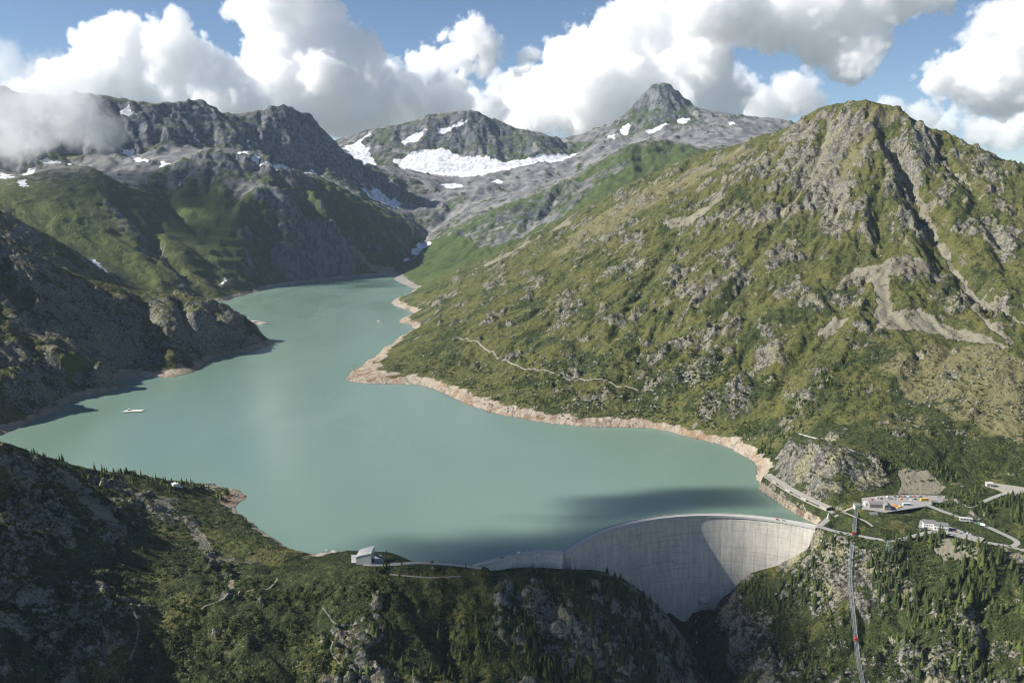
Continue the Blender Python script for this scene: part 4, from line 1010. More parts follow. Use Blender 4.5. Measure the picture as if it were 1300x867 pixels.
# ------------------------------------------------------------------ vehicles
def car(label, px, py, z, rot, paint, kind='car', group='cars around the dam'):
    x, y, _ = Wz(px, py, z) if isinstance(px, (int, float)) else (*px, 0)
    nm = {'car': 'parked_car', 'van': 'van', 'bus': 'bus', 'lorry': 'lorry'}[kind]
    t = thing(nm, label, {'car': 'car', 'van': 'van', 'bus': 'bus', 'lorry': 'lorry'}[kind], (x, y, z + 0.12), rot, group)
    if kind == 'car':
        L_, H_, W_ = 2.2, 1.5, 0.9
        prof = [(-L_, 0.35), (L_, 0.35), (L_, 0.8), (L_ * 0.55, 0.95), (L_ * 0.2, H_), (-L_ * 0.6, H_), (-L_ * 0.92, 0.95), (-L_, 0.9)]
    elif kind == 'van': L_, H_, W_ = 2.7, 2.3, 1.0; prof = [(-L_, 0.4), (L_, 0.4), (L_, 1.1), (L_ * 0.75, 1.4), (L_ * 0.5, H_), (-L_, H_)]
    elif kind == 'bus': L_, H_, W_ = 5.6, 3.2, 1.25; prof = [(-L_, 0.5), (L_, 0.5), (L_, 1.6), (L_ * 0.96, H_), (-L_, H_)]
    else: L_, H_, W_ = 4.2, 3.3, 1.25; prof = [(-L_, 0.7), (1.6, 0.7), (1.6, H_), (-L_, H_)]
    MB().prism(prof, -W_, W_).build('body', paint, t)
    if kind == 'lorry': MB().prism([(1.8, 0.6), (L_, 0.6), (L_, 1.7), (L_ * 0.9, 2.7), (1.8, 2.7)], -W_, W_).build('cab', M_LORRY, t)
    if kind == 'car':
        for s in (-1, 1): MB().prism([(L_ * 0.42, 0.98), (L_ * 0.17, H_ - 0.1), (-L_ * 0.57, H_ - 0.1), (-L_ * 0.82, 0.98)], s * W_ - 0.03, s * W_ + 0.03).build('window', M_GLASS, t)
        MB().add([(L_ * 0.57, -0.8, 0.97), (L_ * 0.57, 0.8, 0.97), (L_ * 0.24, 0.7, H_ - 0.02), (L_ * 0.24, -0.7, H_ - 0.02)], [(0, 1, 2, 3)]).build('windscreen', M_GLASS, t)
    else:
        for s in (-1, 1): MB().box(-L_ * 0.85 if kind == 'bus' else L_ * 0.3, L_ * 0.85 if kind == 'bus' else L_ * 0.55, s * W_ - 0.03, s * W_ + 0.03, H_ * 0.5, H_ * 0.82).build('window', M_GLASS, t)
    for a in (-0.62, 0.62):
        for s in (-1, 1): MB().bar((a * L_, s * (W_ - 0.18), 0.34), (a * L_, s * (W_ + 0.03), 0.34), 0.34 if kind == 'car' else 0.45, 10).build('wheel', M_TYRE, t)
    return t
car('red car driving along the crest of the arch dam', arc(DAM_RAD - 4, math.radians(66.5)), 0, CREST, math.radians(66.5 - 90), M_RED)
car('silver trailer car close behind the red car on the dam crest', arc(DAM_RAD - 4, math.radians(64.5)), 0, CREST, math.radians(64.5 - 90), M_CARS)
car('orange car on the low side wall of the dam', (-12, 1005), 0, CREST, 0.55, M_ORANGE)
car('white van parked on the low side wall of the dam', (9, 1017), 0, CREST, 0.5, M_CARW, 'van')
car('red car on the shore road near the portal building', 548, 713.5, 18, 0.1, M_RED)
car('red car beside the restaurant annexe', 1107, 634.5, 33, 0.5, M_RED)
car('orange car in the middle of the car park', 1144, 634, 33, 0.3, M_ORANGE)
car('white van at the rock wall behind the restaurant', 1126, 631.5, 33, 1.3, M_CARW, 'van')
car('white tour bus parked by the parasols', 1151, 641.5, 33, 0.05, M_CARW, 'bus')
car('yellow bus waiting near the kiosk', 1173.5, 635.5, 33, 0.05, M_YELLOW, 'bus')
car('green and white lorry climbing the upper road', 1246, 667, 27.8, 2.35, M_CARW, 'lorry')
row = [M_CARD, M_CARS, M_RED, M_CARD, M_CARW, M_CARB, M_RED, M_CARS, M_CARD]
nmz = ['dark', 'silver', 'red', 'dark', 'white', 'blue', 'red', 'silver', 'dark']
for k, m in enumerate(row): car(nmz[k] + ' car in the row along the rock wall of the car park', 1136 + k * 4.1, 630.6, 33, 1.45, m)
for k, (px, py, m, nn) in enumerate([(1119, 633.2, M_CARD, 'dark'), (1113, 632.6, M_CARW, 'white'), (1135, 633.6, M_CARS, 'silver'), (1131, 633.0, M_CARB, 'blue'), (1156, 635, M_CARW, 'white'), (1162, 634, M_CARD, 'dark')]):
    car(nn + ' car in the open middle of the restaurant car park', px, py, 33, 0.4 + 0.5 * k, m)
for k, (px, py, m, nn) in enumerate([(1208, 673.2, M_CARD, 'dark'), (1213, 675, M_RED, 'red'), (1219, 677, M_CARB, 'blue'), (1224, 675.5, M_CARD, 'dark'), (1228, 677, M_CARW, 'white'), (1232, 678.2, M_CARS, 'silver'), (1236, 679.5, M_CARD, 'dark'), (1240, 680.5, M_CARD, 'dark')]):
    car(nn + ' car in the lay-by beyond the white garage', px, py, 26, 1.0, m)
# parasols in front of the restaurant
for k, (px, py, m, nn) in enumerate([(1133, 645, M_RED, 'red'), (1136.5, 643.4, M_ORANGE, 'orange'), (1139, 645.5, M_YELLOW, 'yellow'), (1142, 644, M_YELLOW, 'yellow'), (1134.5, 642, M_ORANGE, 'orange')]):
    x, y, _ = Wz(px, py, 33); t = thing('parasol', nn + ' parasol on the restaurant terrace', 'parasol', (x, y, 33.0), 0.3 * k, 'parasols on the restaurant terrace')
    MB().bar((0, 0, 0), (0, 0, 2.9), 0.06).build('pole', M_STEEL, t)
    n = 8; R_ = 2.1; MB().add([(0, 0, 3.0)] + [(R_ * math.cos(6.2832 * i / n), R_ * math.sin(6.2832 * i / n), 2.25) for i in range(n)] + [(R_ * math.cos(6.2832 * i / n), R_ * math.sin(6.2832 * i / n), 2.05) for i in range(n)],
         [(0, 1 + i, 1 + (i + 1) % n) for i in range(n)] + [(1 + i, 1 + n + i, 1 + n + (i + 1) % n, 1 + (i + 1) % n) for i in range(n)]).build('canopy', m, t)
    MB().box(-0.4, 0.4, -0.4, 0.4, 0, 0.15).build('base', M_CONC, t)
# lamp posts on the crest
for a in (118, 105, 92, 79):
    x, y = arc(DAM_RAD + 0.3, math.radians(a)); t = thing('lamp_post', 'thin lamp post on the lakeside parapet of the dam crest', 'lamp', (x, y, CREST), math.radians(a), 'lamp posts on the dam crest')
    MB().bar((0, 0, 0), (0, 0, 6), 0.13, 6, 0.08).build('post', M_STEEL, t); MB().box(-1.2, 0.1, -0.2, 0.2, 5.95, 6.15).build('lamp_head', M_STEEL, t)

# ------------------------------------------------------------------ raft on the lake
x, y, _ = Wz(170, 522, 0.3)
rf_ = thing('raft', 'white working raft with a little cabin floating on the open lake', 'raft', (x, y, 0.0), 0.12)
for k in range(12): MB().add([(-20 + k * 3.2 - 3, -8, 1.2), (-20 + k * 3.2 + 0.1, -8, 1.2), (-20 + k * 3.2 + 6.1, 8, 1.2), (-20 + k * 3.2 + 3, 8, 1.2), (-20 + k * 3.2 - 3, -8, 1.6), (-20 + k * 3.2 + 0.1, -8, 1.6), (-20 + k * 3.2 + 6.1, 8, 1.6), (-20 + k * 3.2 + 3, 8, 1.6)],
                             [(3, 2, 1, 0), (4, 5, 6, 7), (0, 1, 5, 4), (1, 2, 6, 5), (2, 3, 7, 6), (3, 0, 4, 7)]).build('deck_panel', M_WOOD, rf_)
for yy in (-5, 5): MB().bar((-20, yy, 0.4), (20, yy, 0.4), 0.9, 8).build('float', M_STEEL, rf_)
cb = MB().box(-13, -8, 1.5, 5.5, 1.6, 4.4).build('cabin', M_CARD, rf_); MB().box(-13.3, -7.7, 1.2, 5.8, 4.41, 4.7).build('roof', M_CARW, cb)
for k in range(4): MB().bar((4 + 4 * k, 7.0, 1.6), (4 + 4 * k, 7.0, 3.4), 0.2).build('bollard', M_CARD, rf_)
bt = thing('motor_boat', 'small rust-red boat moored at the side of the raft', 'boat', (x - 9, y - 11, 0.0), 0.1)
hull = []; hn = 8
for zc, ww in ((-0.2, 0.7), (1.0, 1.0)):
    hull += [(4.2 * zc * 0 - 4, -1.6 * ww, zc), (2, -1.6 * ww, zc), (4.0 + 0.8 * (ww - 0.7) * 3, 0, zc), (2, 1.6 * ww, zc), (-4, 1.6 * ww, zc)]
MB().add(hull, [(4, 3, 2, 1, 0), (0, 1, 6, 5), (1, 2, 7, 6), (2, 3, 8, 7), (3, 4, 9, 8), (4, 0, 5, 9), (5, 6, 7, 8, 9)]).build('hull', simple('rust_red_hull', (0.30, 0.09, 0.05)), bt)
MB().box(-2.5, -0.5, -0.9, 0.9, 1.02, 2.3).build('cabin', M_CARW, bt)

# ------------------------------------------------------------------ rock islets
def rock_mesh(name, seed, flat=0.5):
    bm = bmesh.new(); bmesh.ops.create_icosphere(bm, subdivisions=3, radius=1.0); r = random.Random(seed); o3 = [r.uniform(-50, 50) for _ in range(3)]
    from mathutils import noise as mn
    for v_ in bm.verts:
        p = v_.co + Vector(o3); k = 1 + 0.45 * mn.noise(p * 1.1) + 0.28 * mn.noise(p * 2.6) + 0.12 * mn.noise(p * 6)
        v_.co = Vector((v_.co.x * k, v_.co.y * k, v_.co.z * k * flat))
    me = bpy.data.meshes.new(name); bm.to_mesh(me); bm.free(); return me
M_RING = simple('bleached_rock', (0.46, 0.39, 0.32), 0.95, 0.25, 0.4)
isl = [(482, 408, 9, 0.45, 'lone pale rock standing in the open lake off the rocky shore'), (322, 409.5, 26, 0.22, 'flat bleached islet just beyond the left headland'), (333, 411, 18, 0.25, 'low end of the bleached islet beyond the left headland'),
       (410, 706, 10, 0.3, 'pale rock shelf in the shallows by the portal building'), (424, 702, 6, 0.4, 'rounded pale rock in the shallows by the portal building'), (437, 702.5, 2.8, 0.5, 'small pale rock close to the portal building shore'), (415, 698.5, 1.8, 0.5, 'smallest pale rock showing off the portal building shore')]
for k, (px, py, r_, fl, lab) in enumerate(isl):
    me = rock_mesh('islet_rock', 10 + k, fl); me.materials.append(M_RING); x, y, _ = Wz(px, py, 0)
    o = bpy.data.objects.new('islet_rock', me); col.objects.link(o); o.location = (x, y, 0.05 * r_); o.scale = (r_, r_ * 0.8, r_); tag(o, lab, 'rock')

# ------------------------------------------------------------------ conifers and shrubs
def tree_mats(c1, c2, name):
    m, nt, bs, out = new_mat(name); k = NB(nt); oi = nt.nodes.new('ShaderNodeObjectInfo').outputs['Random']
    n = k.noise(k.pos(), 0.35, 3, 0.6)
    nt.links.new(k.mix(k.math('ADD', k.math('MULTIPLY', oi, 0.4), k.math('MULTIPLY', n, 0.6)), c1, c2), bs.inputs['Base Color'])
    bs.inputs['Roughness'].default_value = 0.85; bs.inputs['Specular IOR Level'].default_value = 0.2
    return m
M_SPRUCE = tree_mats((0.022, 0.036, 0.012), (0.060, 0.078, 0.022), 'spruce_needles')
M_LARCH = tree_mats((0.055, 0.078, 0.018), (0.105, 0.125, 0.030), 'larch_needles')
M_SHRUB = tree_mats((0.022, 0.038, 0.010), (0.075, 0.090, 0.024), 'alder_leaves')
M_BARK = simple('bark', (0.10, 0.075, 0.055), 0.9)
def crown_data(seed, tiers, per, spread, droop):
    r = random.Random(seed); v = []; f = []
    for t in range(tiers):
        q = t / (tiers - 1); z = 0.10 + 0.84 * q; R = spread * (1 - q) ** 0.85 + 0.012; n = max(4, int(per * (1 - 0.45 * q)))
        a0 = r.uniform(0, 6.28)
        for b in range(n):
            a = a0 + 6.2832 * b / n + r.uniform(-0.25, 0.25); l = R * r.uniform(0.7, 1.15); w = R * 0.42 + 0.01; zz = z + r.uniform(-0.02, 0.02)
            ca, sa = math.cos(a), math.sin(a); i = len(v)
            v += [(0, 0, zz + 0.07), (ca * l * 0.6 - sa * w, sa * l * 0.6 + ca * w, zz - droop * l * 0.5), (ca * l, sa * l, zz - droop * l), (ca * l * 0.6 + sa * w, sa * l * 0.6 - ca * w, zz - droop * l * 0.5), (ca * l * 0.5, sa * l * 0.5, zz + 0.035)]
            f += [(i, i + 1, i + 4), (i + 1, i + 2, i + 4), (i + 2, i + 3, i + 4), (i + 3, i, i + 4)]
    i = len(v); v += [(0.02, 0, 0.9), (-0.01, 0.017, 0.9), (-0.01, -0.017, 0.9), (0, 0, 1.0)]; f += [(i, i + 1, i + 3), (i + 1, i + 2, i + 3), (i + 2, i, i + 3)]
    return np.array(v), np.array(f)
CROWNS = [crown_data(1, 8, 10, 0.26, 0.55), crown_data(2, 9, 9, 0.20, 0.6), crown_data(3, 7, 9, 0.29, 0.45), crown_data(4, 8, 9, 0.25, 0.35)]
CMES = []
for k, (v, f) in enumerate(CROWNS):
    me = bpy.data.meshes.new('crown'); me.from_pydata([tuple(p) for p in v], [], [tuple(q) for q in f]); me.materials.append(M_LARCH if k == 3 else M_SPRUCE); CMES.append(me)
tm = MB().bar((0, 0, -0.12), (0, 0, 0.9), 0.020, 6, 0.004); TME = bpy.data.meshes.new('trunk'); TME.from_pydata(tm.v, [], tm.f); TME.materials.append(M_BARK)

def scatter(poly, n, seed, clump=0.0):                         # random photo pixels inside a polygon, dropped on the ground
    r = np.random.RandomState(seed); p = np.array(poly, float); x0, y0 = p.min(0); x1, y1 = p.max(0)
    px = r.uniform(x0, x1, n * 8); py = r.uniform(y0, y1, n * 8)
    m = inside([tuple(q) for q in p], px, py); px, py = px[m][:n * 3], py[m][:n * 3]
    h = hits(px, py)
    if clump:
        m = gnoise(h[:, 0] / 45.0, h[:, 1] / 45.0, seed) > clump * r.uniform(-0.6, 1.0, len(h)); h = h[m]
    return [(q[0], q[1]) for q in h[:n]]
FOREST = [   # polygon, count, height range, larch share, label
    ([(60, 598), (160, 611), (230, 617), (270, 622), (250, 632), (200, 622), (120, 614)], 70, (5, 9), 0.3, 'on the promontory skyline against the lake'),
    ([(280, 648), (355, 697), (405, 722), (395, 732), (335, 708), (275, 665)], 30, (4, 7), 0.3, 'on the edge of the near slope above the water'),
    ([(480, 712), (600, 718), (600, 735), (440, 735)], 34, (4, 8), 0.2, 'on the knoll beside the portal building'),
    ([(640, 725), (770, 722), (820, 745), (760, 760), (650, 745)], 90, (6, 11), 0.1, 'on the knoll below the side wall of the dam'),
    ([(770, 735), (830, 760), (860, 790), (920, 867), (780, 867), (740, 790)], 260, (10, 17), 0.1, 'in the shaded gorge below the dam'),
    ([(560, 790), (740, 790), (760, 867), (440, 867), (450, 820)], 190, (9, 15), 0.35, 'on the shaded near slope below the knoll'),
    ([(1040, 675), (1060, 690), (1060, 760), (1000, 800), (900, 775), (960, 730), (1010, 700)], 170, (8, 14), 0.3, 'on the gorge side between the dam and the inclined railway'),
    ([(900, 780), (1060, 780), (1080, 867), (950, 867)], 60, (8, 13), 0.4, 'on the rocky gorge side below the inclined railway'),
    ([(1120, 690), (1190, 680), (1300, 720), (1300, 770), (1120, 770), (1100, 720)], 320, (9, 15), 0.2, 'in the dark wood below the road bend'),
    ([(1100, 770), (1300, 770), (1300, 867), (1100, 867)], 190, (9, 15), 0.5, 'on the lower wooded slope right of the inclined railway'),
    ([(1240, 645), (1300, 630), (1300, 685), (1262, 668)], 170, (8, 13), 0.1, 'on the steep bank above the upper road'),
    ([(1180, 640), (1240, 640), (1270, 655), (1200, 645)], 80, (6, 10), 0.3, 'on the grassy slope between the two hill roads'),
    ([(1190, 625), (1245, 618), (1250, 632), (1200, 632)], 60, (5, 9), 0.4, 'beside the gravel loop under the cliff'),
    ([(940, 560), (1010, 500), (1070, 470), (1110, 480), (1060, 540), (1010, 550), (975, 590)], 190, (7, 12), 0.15, 'on the wooded spur above the quarried cliff'),
    ([(1110, 545), (1200, 570), (1220, 610), (1120, 600), (1090, 575)], 110, (6, 10), 0.2, 'on the broken cliff above the restaurant'),
    ([(930, 620), (1000, 560), (1090, 590), (1060, 620)], 26, (4, 7), 0.2, 'clinging to the quarried cliff')]
trees = []
for q, (poly, n, (h0, h1), ls, lab) in enumerate(FOREST):
    r = random.Random(100 + q)
    for (x, y) in scatter(poly, n, 300 + q, 0.35 if n > 60 else 0.0):
        h = r.uniform(h0, h1) * r.choice((1.15, 1.0, 1.0, 0.85, 0.6, 0.45)); k = 3 if r.random() < ls else r.randrange(3)
        trees.append((x, y, h, r.uniform(0, 6.28), k, lab, r.uniform(0.85, 1.25)))
r = random.Random(77); cl_ = resample([A(40, 583, 1120), A(60, 588, 1150), A(160, 603, 1230), A(250, 613, 1255), A(285, 622, 1262)], 4.0)
for _ in range(64):
    p = cl_[r.randrange(len(cl_))]; k = 3 if r.random() < 0.3 else r.randrange(3)
    trees.append((p[0] + r.gauss(0, 7), p[1] + r.gauss(-4, 9), r.uniform(6.5, 12.5), r.uniform(0, 6.28), k, 'on the promontory skyline against the lake', r.uniform(0.85, 1.2)))
tx = np.array([t[0] for t in trees]); ty = np.array([t[1] for t in trees]); tzv = terrain(tx, ty)
size = np.array([t[2] for t in trees]) / np.hypot(tx, ty)
keepm = (tzv > 3) | inside(DOWN, tx, ty)
order = [i for i in np.argsort(-size) if keepm[i]]
NEAR = order[:290]; REST = order[290:]
for i in NEAR:
    x, y, h, a, k, lab, wd = trees[i]
    kind = 'larch' if k == 3 else 'spruce'; size_ = 'tall' if h > 12.5 else 'short' if h < 8.5 else 'medium-height'
    form = ['broad', 'narrow', 'full-skirted', 'light green'][k] if wd < 1.05 else ['wide dark', 'slim dark', 'bushy', 'spreading light green'][k]
    t = thing(kind + '_tree', f'{size_} {form} {kind} {lab}', 'tree', (x, y, float(tzv[i]) - 0.4), a, 'conifers ' + lab); t.scale = (h * wd, h * wd, h)
    for nm, me in (('trunk', TME), ('crown', CMES[k])):
        o = bpy.data.objects.new(nm, me); o.parent = t; col.objects.link(o)
def joined(name, items, mats):                                 # items: (verts, faces, material index) already placed
    vs = []; fs = []; mi = []; n = 0
    for v, f, m in items: vs.append(v); fs.append(f + n); mi.append(np.full(len(f), m)); n += len(v)
    v = np.concatenate(vs).astype(np.float32); f = np.concatenate(fs).astype(np.int32); mi = np.concatenate(mi).astype(np.int32)
    me = bpy.data.meshes.new(name); me.vertices.add(len(v)); me.vertices.foreach_set('co', v.ravel())
    me.loops.add(f.size); me.loops.foreach_set('vertex_index', f.ravel()); me.polygons.add(len(f)); me.polygons.foreach_set('loop_start', (np.arange(len(f)) * 3).astype(np.int32))
    for m in mats: me.materials.append(m)
    me.polygons.foreach_set('material_index', mi); me.update()
    o = bpy.data.objects.new(name, me); col.objects.link(o); o['kind'] = 'stuff'; return o
def place(v, x, y, z, a, sx, sz):
    c, s = math.cos(a), math.sin(a)
    return np.stack([(v[:, 0] * c - v[:, 1] * s) * sx + x, (v[:, 0] * s + v[:, 1] * c) * sx + y, v[:, 2] * sz + z], 1)
joined('conifer_forest', [(place(CROWNS[trees[i][4]][0], trees[i][0], trees[i][1], tzv[i] - 0.4, trees[i][3], trees[i][2] * trees[i][6], trees[i][2]), CROWNS[trees[i][4]][1], 1 if trees[i][4] == 3 else 0) for i in REST], [M_SPRUCE, M_LARCH])
# shrubs: leafy lumps made of many small blades
def shrub_data(seed, n=34):
    r = random.Random(seed); v = []; f = []
    for _ in range(n):
        u = r.uniform(0, 6.28); e = r.uniform(0.0, 1.0); q = math.sqrt(1 - e * e) ; rad = r.uniform(0.55, 1.0)
        c = Vector((q * math.cos(u) * rad, q * math.sin(u) * rad, 0.75 * e * rad)); d = Vector((r.uniform(-1, 1), r.uniform(-1, 1), r.uniform(-0.3, 1))).normalized(); g = c.normalized().cross(d).normalized()
        s = r.uniform(0.22, 0.42); i = len(v); v += [tuple(c - d * s - g * s * 0.6), tuple(c - d * s * 0.2 + g * s), tuple(c + d * s), tuple(c - g * s * 0.9)]; f += [(i, i + 1, i + 2), (i, i + 2, i + 3)]
    return np.array(v), np.array(f)
SHR = [shrub_data(s) for s in range(5)]
SHAREA = [([(0, 585), (100, 600), (260, 625), (400, 720), (640, 735), (760, 867), (0, 867)], 3600, (1.2, 3.2)), ([(900, 790), (1060, 680), (1300, 700), (1300, 867), (950, 867)], 2000, (1.2, 3.0)),
          ([(520, 440), (640, 470), (860, 520), (960, 560), (900, 555), (700, 535), (560, 490), (480, 480)], 1300, (2.0, 4.5)), ([(1050, 630), (1300, 600), (1300, 690), (1060, 675)], 500, (1.0, 2.2)),
          ([(640, 470), (860, 430), (1000, 480), (960, 560), (860, 520)], 1500, (1.5, 4.0)), ([(1000, 450), (1300, 450), (1300, 600), (1050, 620), (980, 560)], 1500, (1.2, 3.0)),
          ([(0, 460), (80, 470), (60, 515), (0, 545)], 250, (2.0, 4.0)), ([(190, 460), (260, 440), (330, 430), (300, 445), (240, 470), (200, 475)], 200, (2, 4))]
items = []
for q, (poly, n, (s0, s1)) in enumerate(SHAREA):
    pts = scatter(poly, n, 500 + q, 0.5); r = random.Random(q)
    if not pts: continue
    px_ = np.array([p[0] for p in pts]); py_ = np.array([p[1] for p in pts]); zz = terrain(px_, py_)
    ok = (zz > 16) | inside(DOWN, px_, py_)
    for p, z, o_ in zip(pts, zz, ok):
        if o_:
            s = r.uniform(s0, s1); k = r.randrange(5); items.append((place(SHR[k][0], p[0], p[1], z - 0.2 * s, r.uniform(0, 6.28), s, s * r.uniform(0.7, 1.1)), SHR[k][1], 0))
joined('shrub_cover', items, [M_SHRUB])
# boulders on the scree
items = []; rmes = []
for s in range(4):
    me = rock_mesh('b', 40 + s, 0.8); bm = bmesh.new(); bm.from_mesh(me); bmesh.ops.dissolve_limit(bm, angle_limit=0.0, verts=bm.verts, edges=bm.edges); bm.free()
    bm = bmesh.new(); bmesh.ops.create_icosphere(bm, subdivisions=1, radius=1.0); r = random.Random(s)
    for v_ in bm.verts: v_.co *= r.uniform(0.65, 1.25)
    rmes.append((np.array([tuple(v_.co) for v_ in bm.verts]), np.array([[w_.index for w_ in f_.verts] for f_ in bm.faces]))); bm.free(); bpy.data.meshes.remove(me)
M_BOULDER = simple('lichened_boulder', (0.22, 0.21, 0.18), 0.95, 0.3, 0.5)
for q, (poly, n, s0, s1) in enumerate([([(70, 595), (90, 600), (130, 640), (165, 670), (160, 690), (140, 680), (100, 640)], 260, 0.7, 2.0), ([(230, 655), (248, 660), (275, 705), (275, 720), (262, 712)], 120, 0.6, 1.6), ([(0, 600), (280, 650), (420, 867), (0, 867)], 500, 0.4, 1.5), ([(950, 760), (1300, 760), (1300, 867), (950, 867)], 300, 0.6, 2.0),
                                       ([(1100, 430), (1300, 430), (1300, 560), (1150, 560)], 350, 1.0, 3.0), ([(540, 470), (700, 380), (900, 300), (950, 450), (840, 540), (640, 530)], 700, 1.5, 4.5), ([(200, 640), (230, 632), (235, 650), (195, 658)], 80, 0.6, 1.5)]):
    pts = scatter(poly, n, 700 + q, 0.4); r = random.Random(q); zz = terrain(np.array([p[0] for p in pts]), np.array([p[1] for p in pts]))
    for p, z in zip(pts, zz):
        s = s0 + (s1 - s0) * r.random() ** 2; v, f = rmes[r.randrange(4)]; items.append((place(v, p[0], p[1], z + 0.1 * s, r.uniform(0, 6.28), s, s * r.uniform(0.6, 0.9)), f, 0))
joined('boulder_field', items, [M_BOULDER])

# ------------------------------------------------------------------ air
m = bpy.data.materials.new('haze'); m.use_nodes = True; nt = m.node_tree; nt.nodes.clear()
out = nt.nodes.new('ShaderNodeOutputMaterial'); pv = nt.nodes.new('ShaderNodeVolumePrincipled'); pv.inputs['Color'].default_value = (0.62, 0.77, 1.0, 1); pv.inputs['Density'].default_value = 1.5e-5
nt.links.new(pv.outputs[0], out.inputs['Volume'])
hz = MB().box(-5400, 5800, -60, 10400, -330, 1560).build('haze', m); hz['kind'] = 'stuff'

# land far beyond the range
gm = simple('distant_land', (0.16, 0.18, 0.14), 0.9, 0.2, 0.0004)
R_ = 90000.0; gv = [(R_ * math.cos(6.2832 * k / 48), R_ * math.sin(6.2832 * k / 48), -700) for k in range(48)]
dl = MB().add(gv, [tuple(range(48))]).build('distant_ground', gm); dl['kind'] = 'structure'
# ------------------------------------------------------------------ clouds: real volumes of water droplets (density grids)
_g3 = _rs.normal(size=(1024, 3)); _g3 = (_g3 / np.linalg.norm(_g3, axis=1)[:, None]).astype(np.float32)
def noise3(x, y, z, seed):
    fx, fy, fz = np.floor(x), np.floor(y), np.floor(z)
    ix, iy, iz = fx.astype(np.int64), fy.astype(np.int64), fz.astype(np.int64)
    dx, dy, dz = (x - fx).astype(np.float32), (y - fy).astype(np.float32), (z - fz).astype(np.float32)
    u, v, w = (t * t * (3 - 2 * t) for t in (dx, dy, dz))
    def c(a, b, e):
        k = _h(ix + a + (iz + e) * 57, iy + b + (iz + e) * 131, seed); g = _g3[k]
        return g[..., 0] * (dx - a) + g[..., 1] * (dy - b) + g[..., 2] * (dz - e)
    def lerp(a, b, t): return a + (b - a) * t
    r0 = lerp(lerp(c(0, 0, 0), c(1, 0, 0), u), lerp(c(0, 1, 0), c(1, 1, 0), u), v)
    r1 = lerp(lerp(c(0, 0, 1), c(1, 0, 1), u), lerp(c(0, 1, 1), c(1, 1, 1), u), v)
    return lerp(r0, r1, w) * 1.6
def cloud_material(name, density):
    m = bpy.data.materials.new(name); m.use_nodes = True; nt = m.node_tree; nt.nodes.clear()
    out = nt.nodes.new('ShaderNodeOutputMaterial'); v = nt.nodes.new('ShaderNodeVolumePrincipled')
    v.inputs['Color'].default_value = (1, 1, 1, 1); v.inputs['Density'].default_value = density
    nt.links.new(v.outputs[0], out.inputs['Volume'])
    return m
def grid_tree(name, lo, hi, res, mat):                         # hands a numpy density array to a volume grid
    ng = bpy.data.node_groups.new(name, 'GeometryNodeTree')
    ng.interface.new_socket('Geometry', in_out='INPUT', socket_type='NodeSocketGeometry')
    ng.interface.new_socket('Geometry', in_out='OUTPUT', socket_type='NodeSocketGeometry')
    N = ng.nodes; L = ng.links
    gi = N.new('NodeGroupInput'); go = N.new('NodeGroupOutput'); pos = N.new('GeometryNodeInputPosition')
    sp = N.new('ShaderNodeSeparateXYZ'); L.new(pos.outputs[0], sp.inputs[0])
    def mt(op, a, b=0.0):
        n = N.new('ShaderNodeMath'); n.operation = op
        for k, v in enumerate((a, b)):
            if isinstance(v, (int, float)): n.inputs[k].default_value = v
            else: L.new(v, n.inputs[k])
        return n.outputs[0]
    def ax(k): return mt('ROUND', mt('MULTIPLY', mt('SUBTRACT', sp.outputs[k], lo[k]), (res[k] - 1) / (hi[k] - lo[k])))
    # two-step integer index keeps float precision
    def toint(s):
        n = N.new('FunctionNodeFloatToInt'); n.rounding_mode = 'ROUND'; L.new(s, n.inputs[0]); return n.outputs[0]
    def im(op, a, b):
        n = N.new('FunctionNodeIntegerMath'); n.operation = op
        for k, v in enumerate((a, b)):
            if isinstance(v, int): n.inputs[k].default_value = v
            else: L.new(v, n.inputs[k])
        return n.outputs[0]
    i, j, k = (toint(ax(q)) for q in range(3))
    idx = im('ADD', i, im('MULTIPLY', im('ADD', j, im('MULTIPLY', k, res[1])), res[0]))
    na = N.new('GeometryNodeInputNamedAttribute'); na.data_type = 'FLOAT'; na.inputs['Name'].default_value = 'droplets'
    si = N.new('GeometryNodeSampleIndex'); si.data_type = 'FLOAT'; si.domain = 'POINT'
    L.new(gi.outputs[0], si.inputs['Geometry']); L.new(na.outputs[0], si.inputs['Value']); L.new(idx, si.inputs['Index'])
    vc = N.new('GeometryNodeVolumeCube'); L.new(si.outputs[0], vc.inputs['Density'])
    vc.inputs['Min'].default_value = lo; vc.inputs['Max'].default_value = hi
    for q, nm in enumerate(('Resolution X', 'Resolution Y', 'Resolution Z')): vc.inputs[nm].default_value = res[q]
    sm = N.new('GeometryNodeSetMaterial'); sm.inputs['Material'].default_value = mat
    L.new(vc.outputs[0], sm.inputs[0]); L.new(sm.outputs[0], go.inputs[0])
    return ng
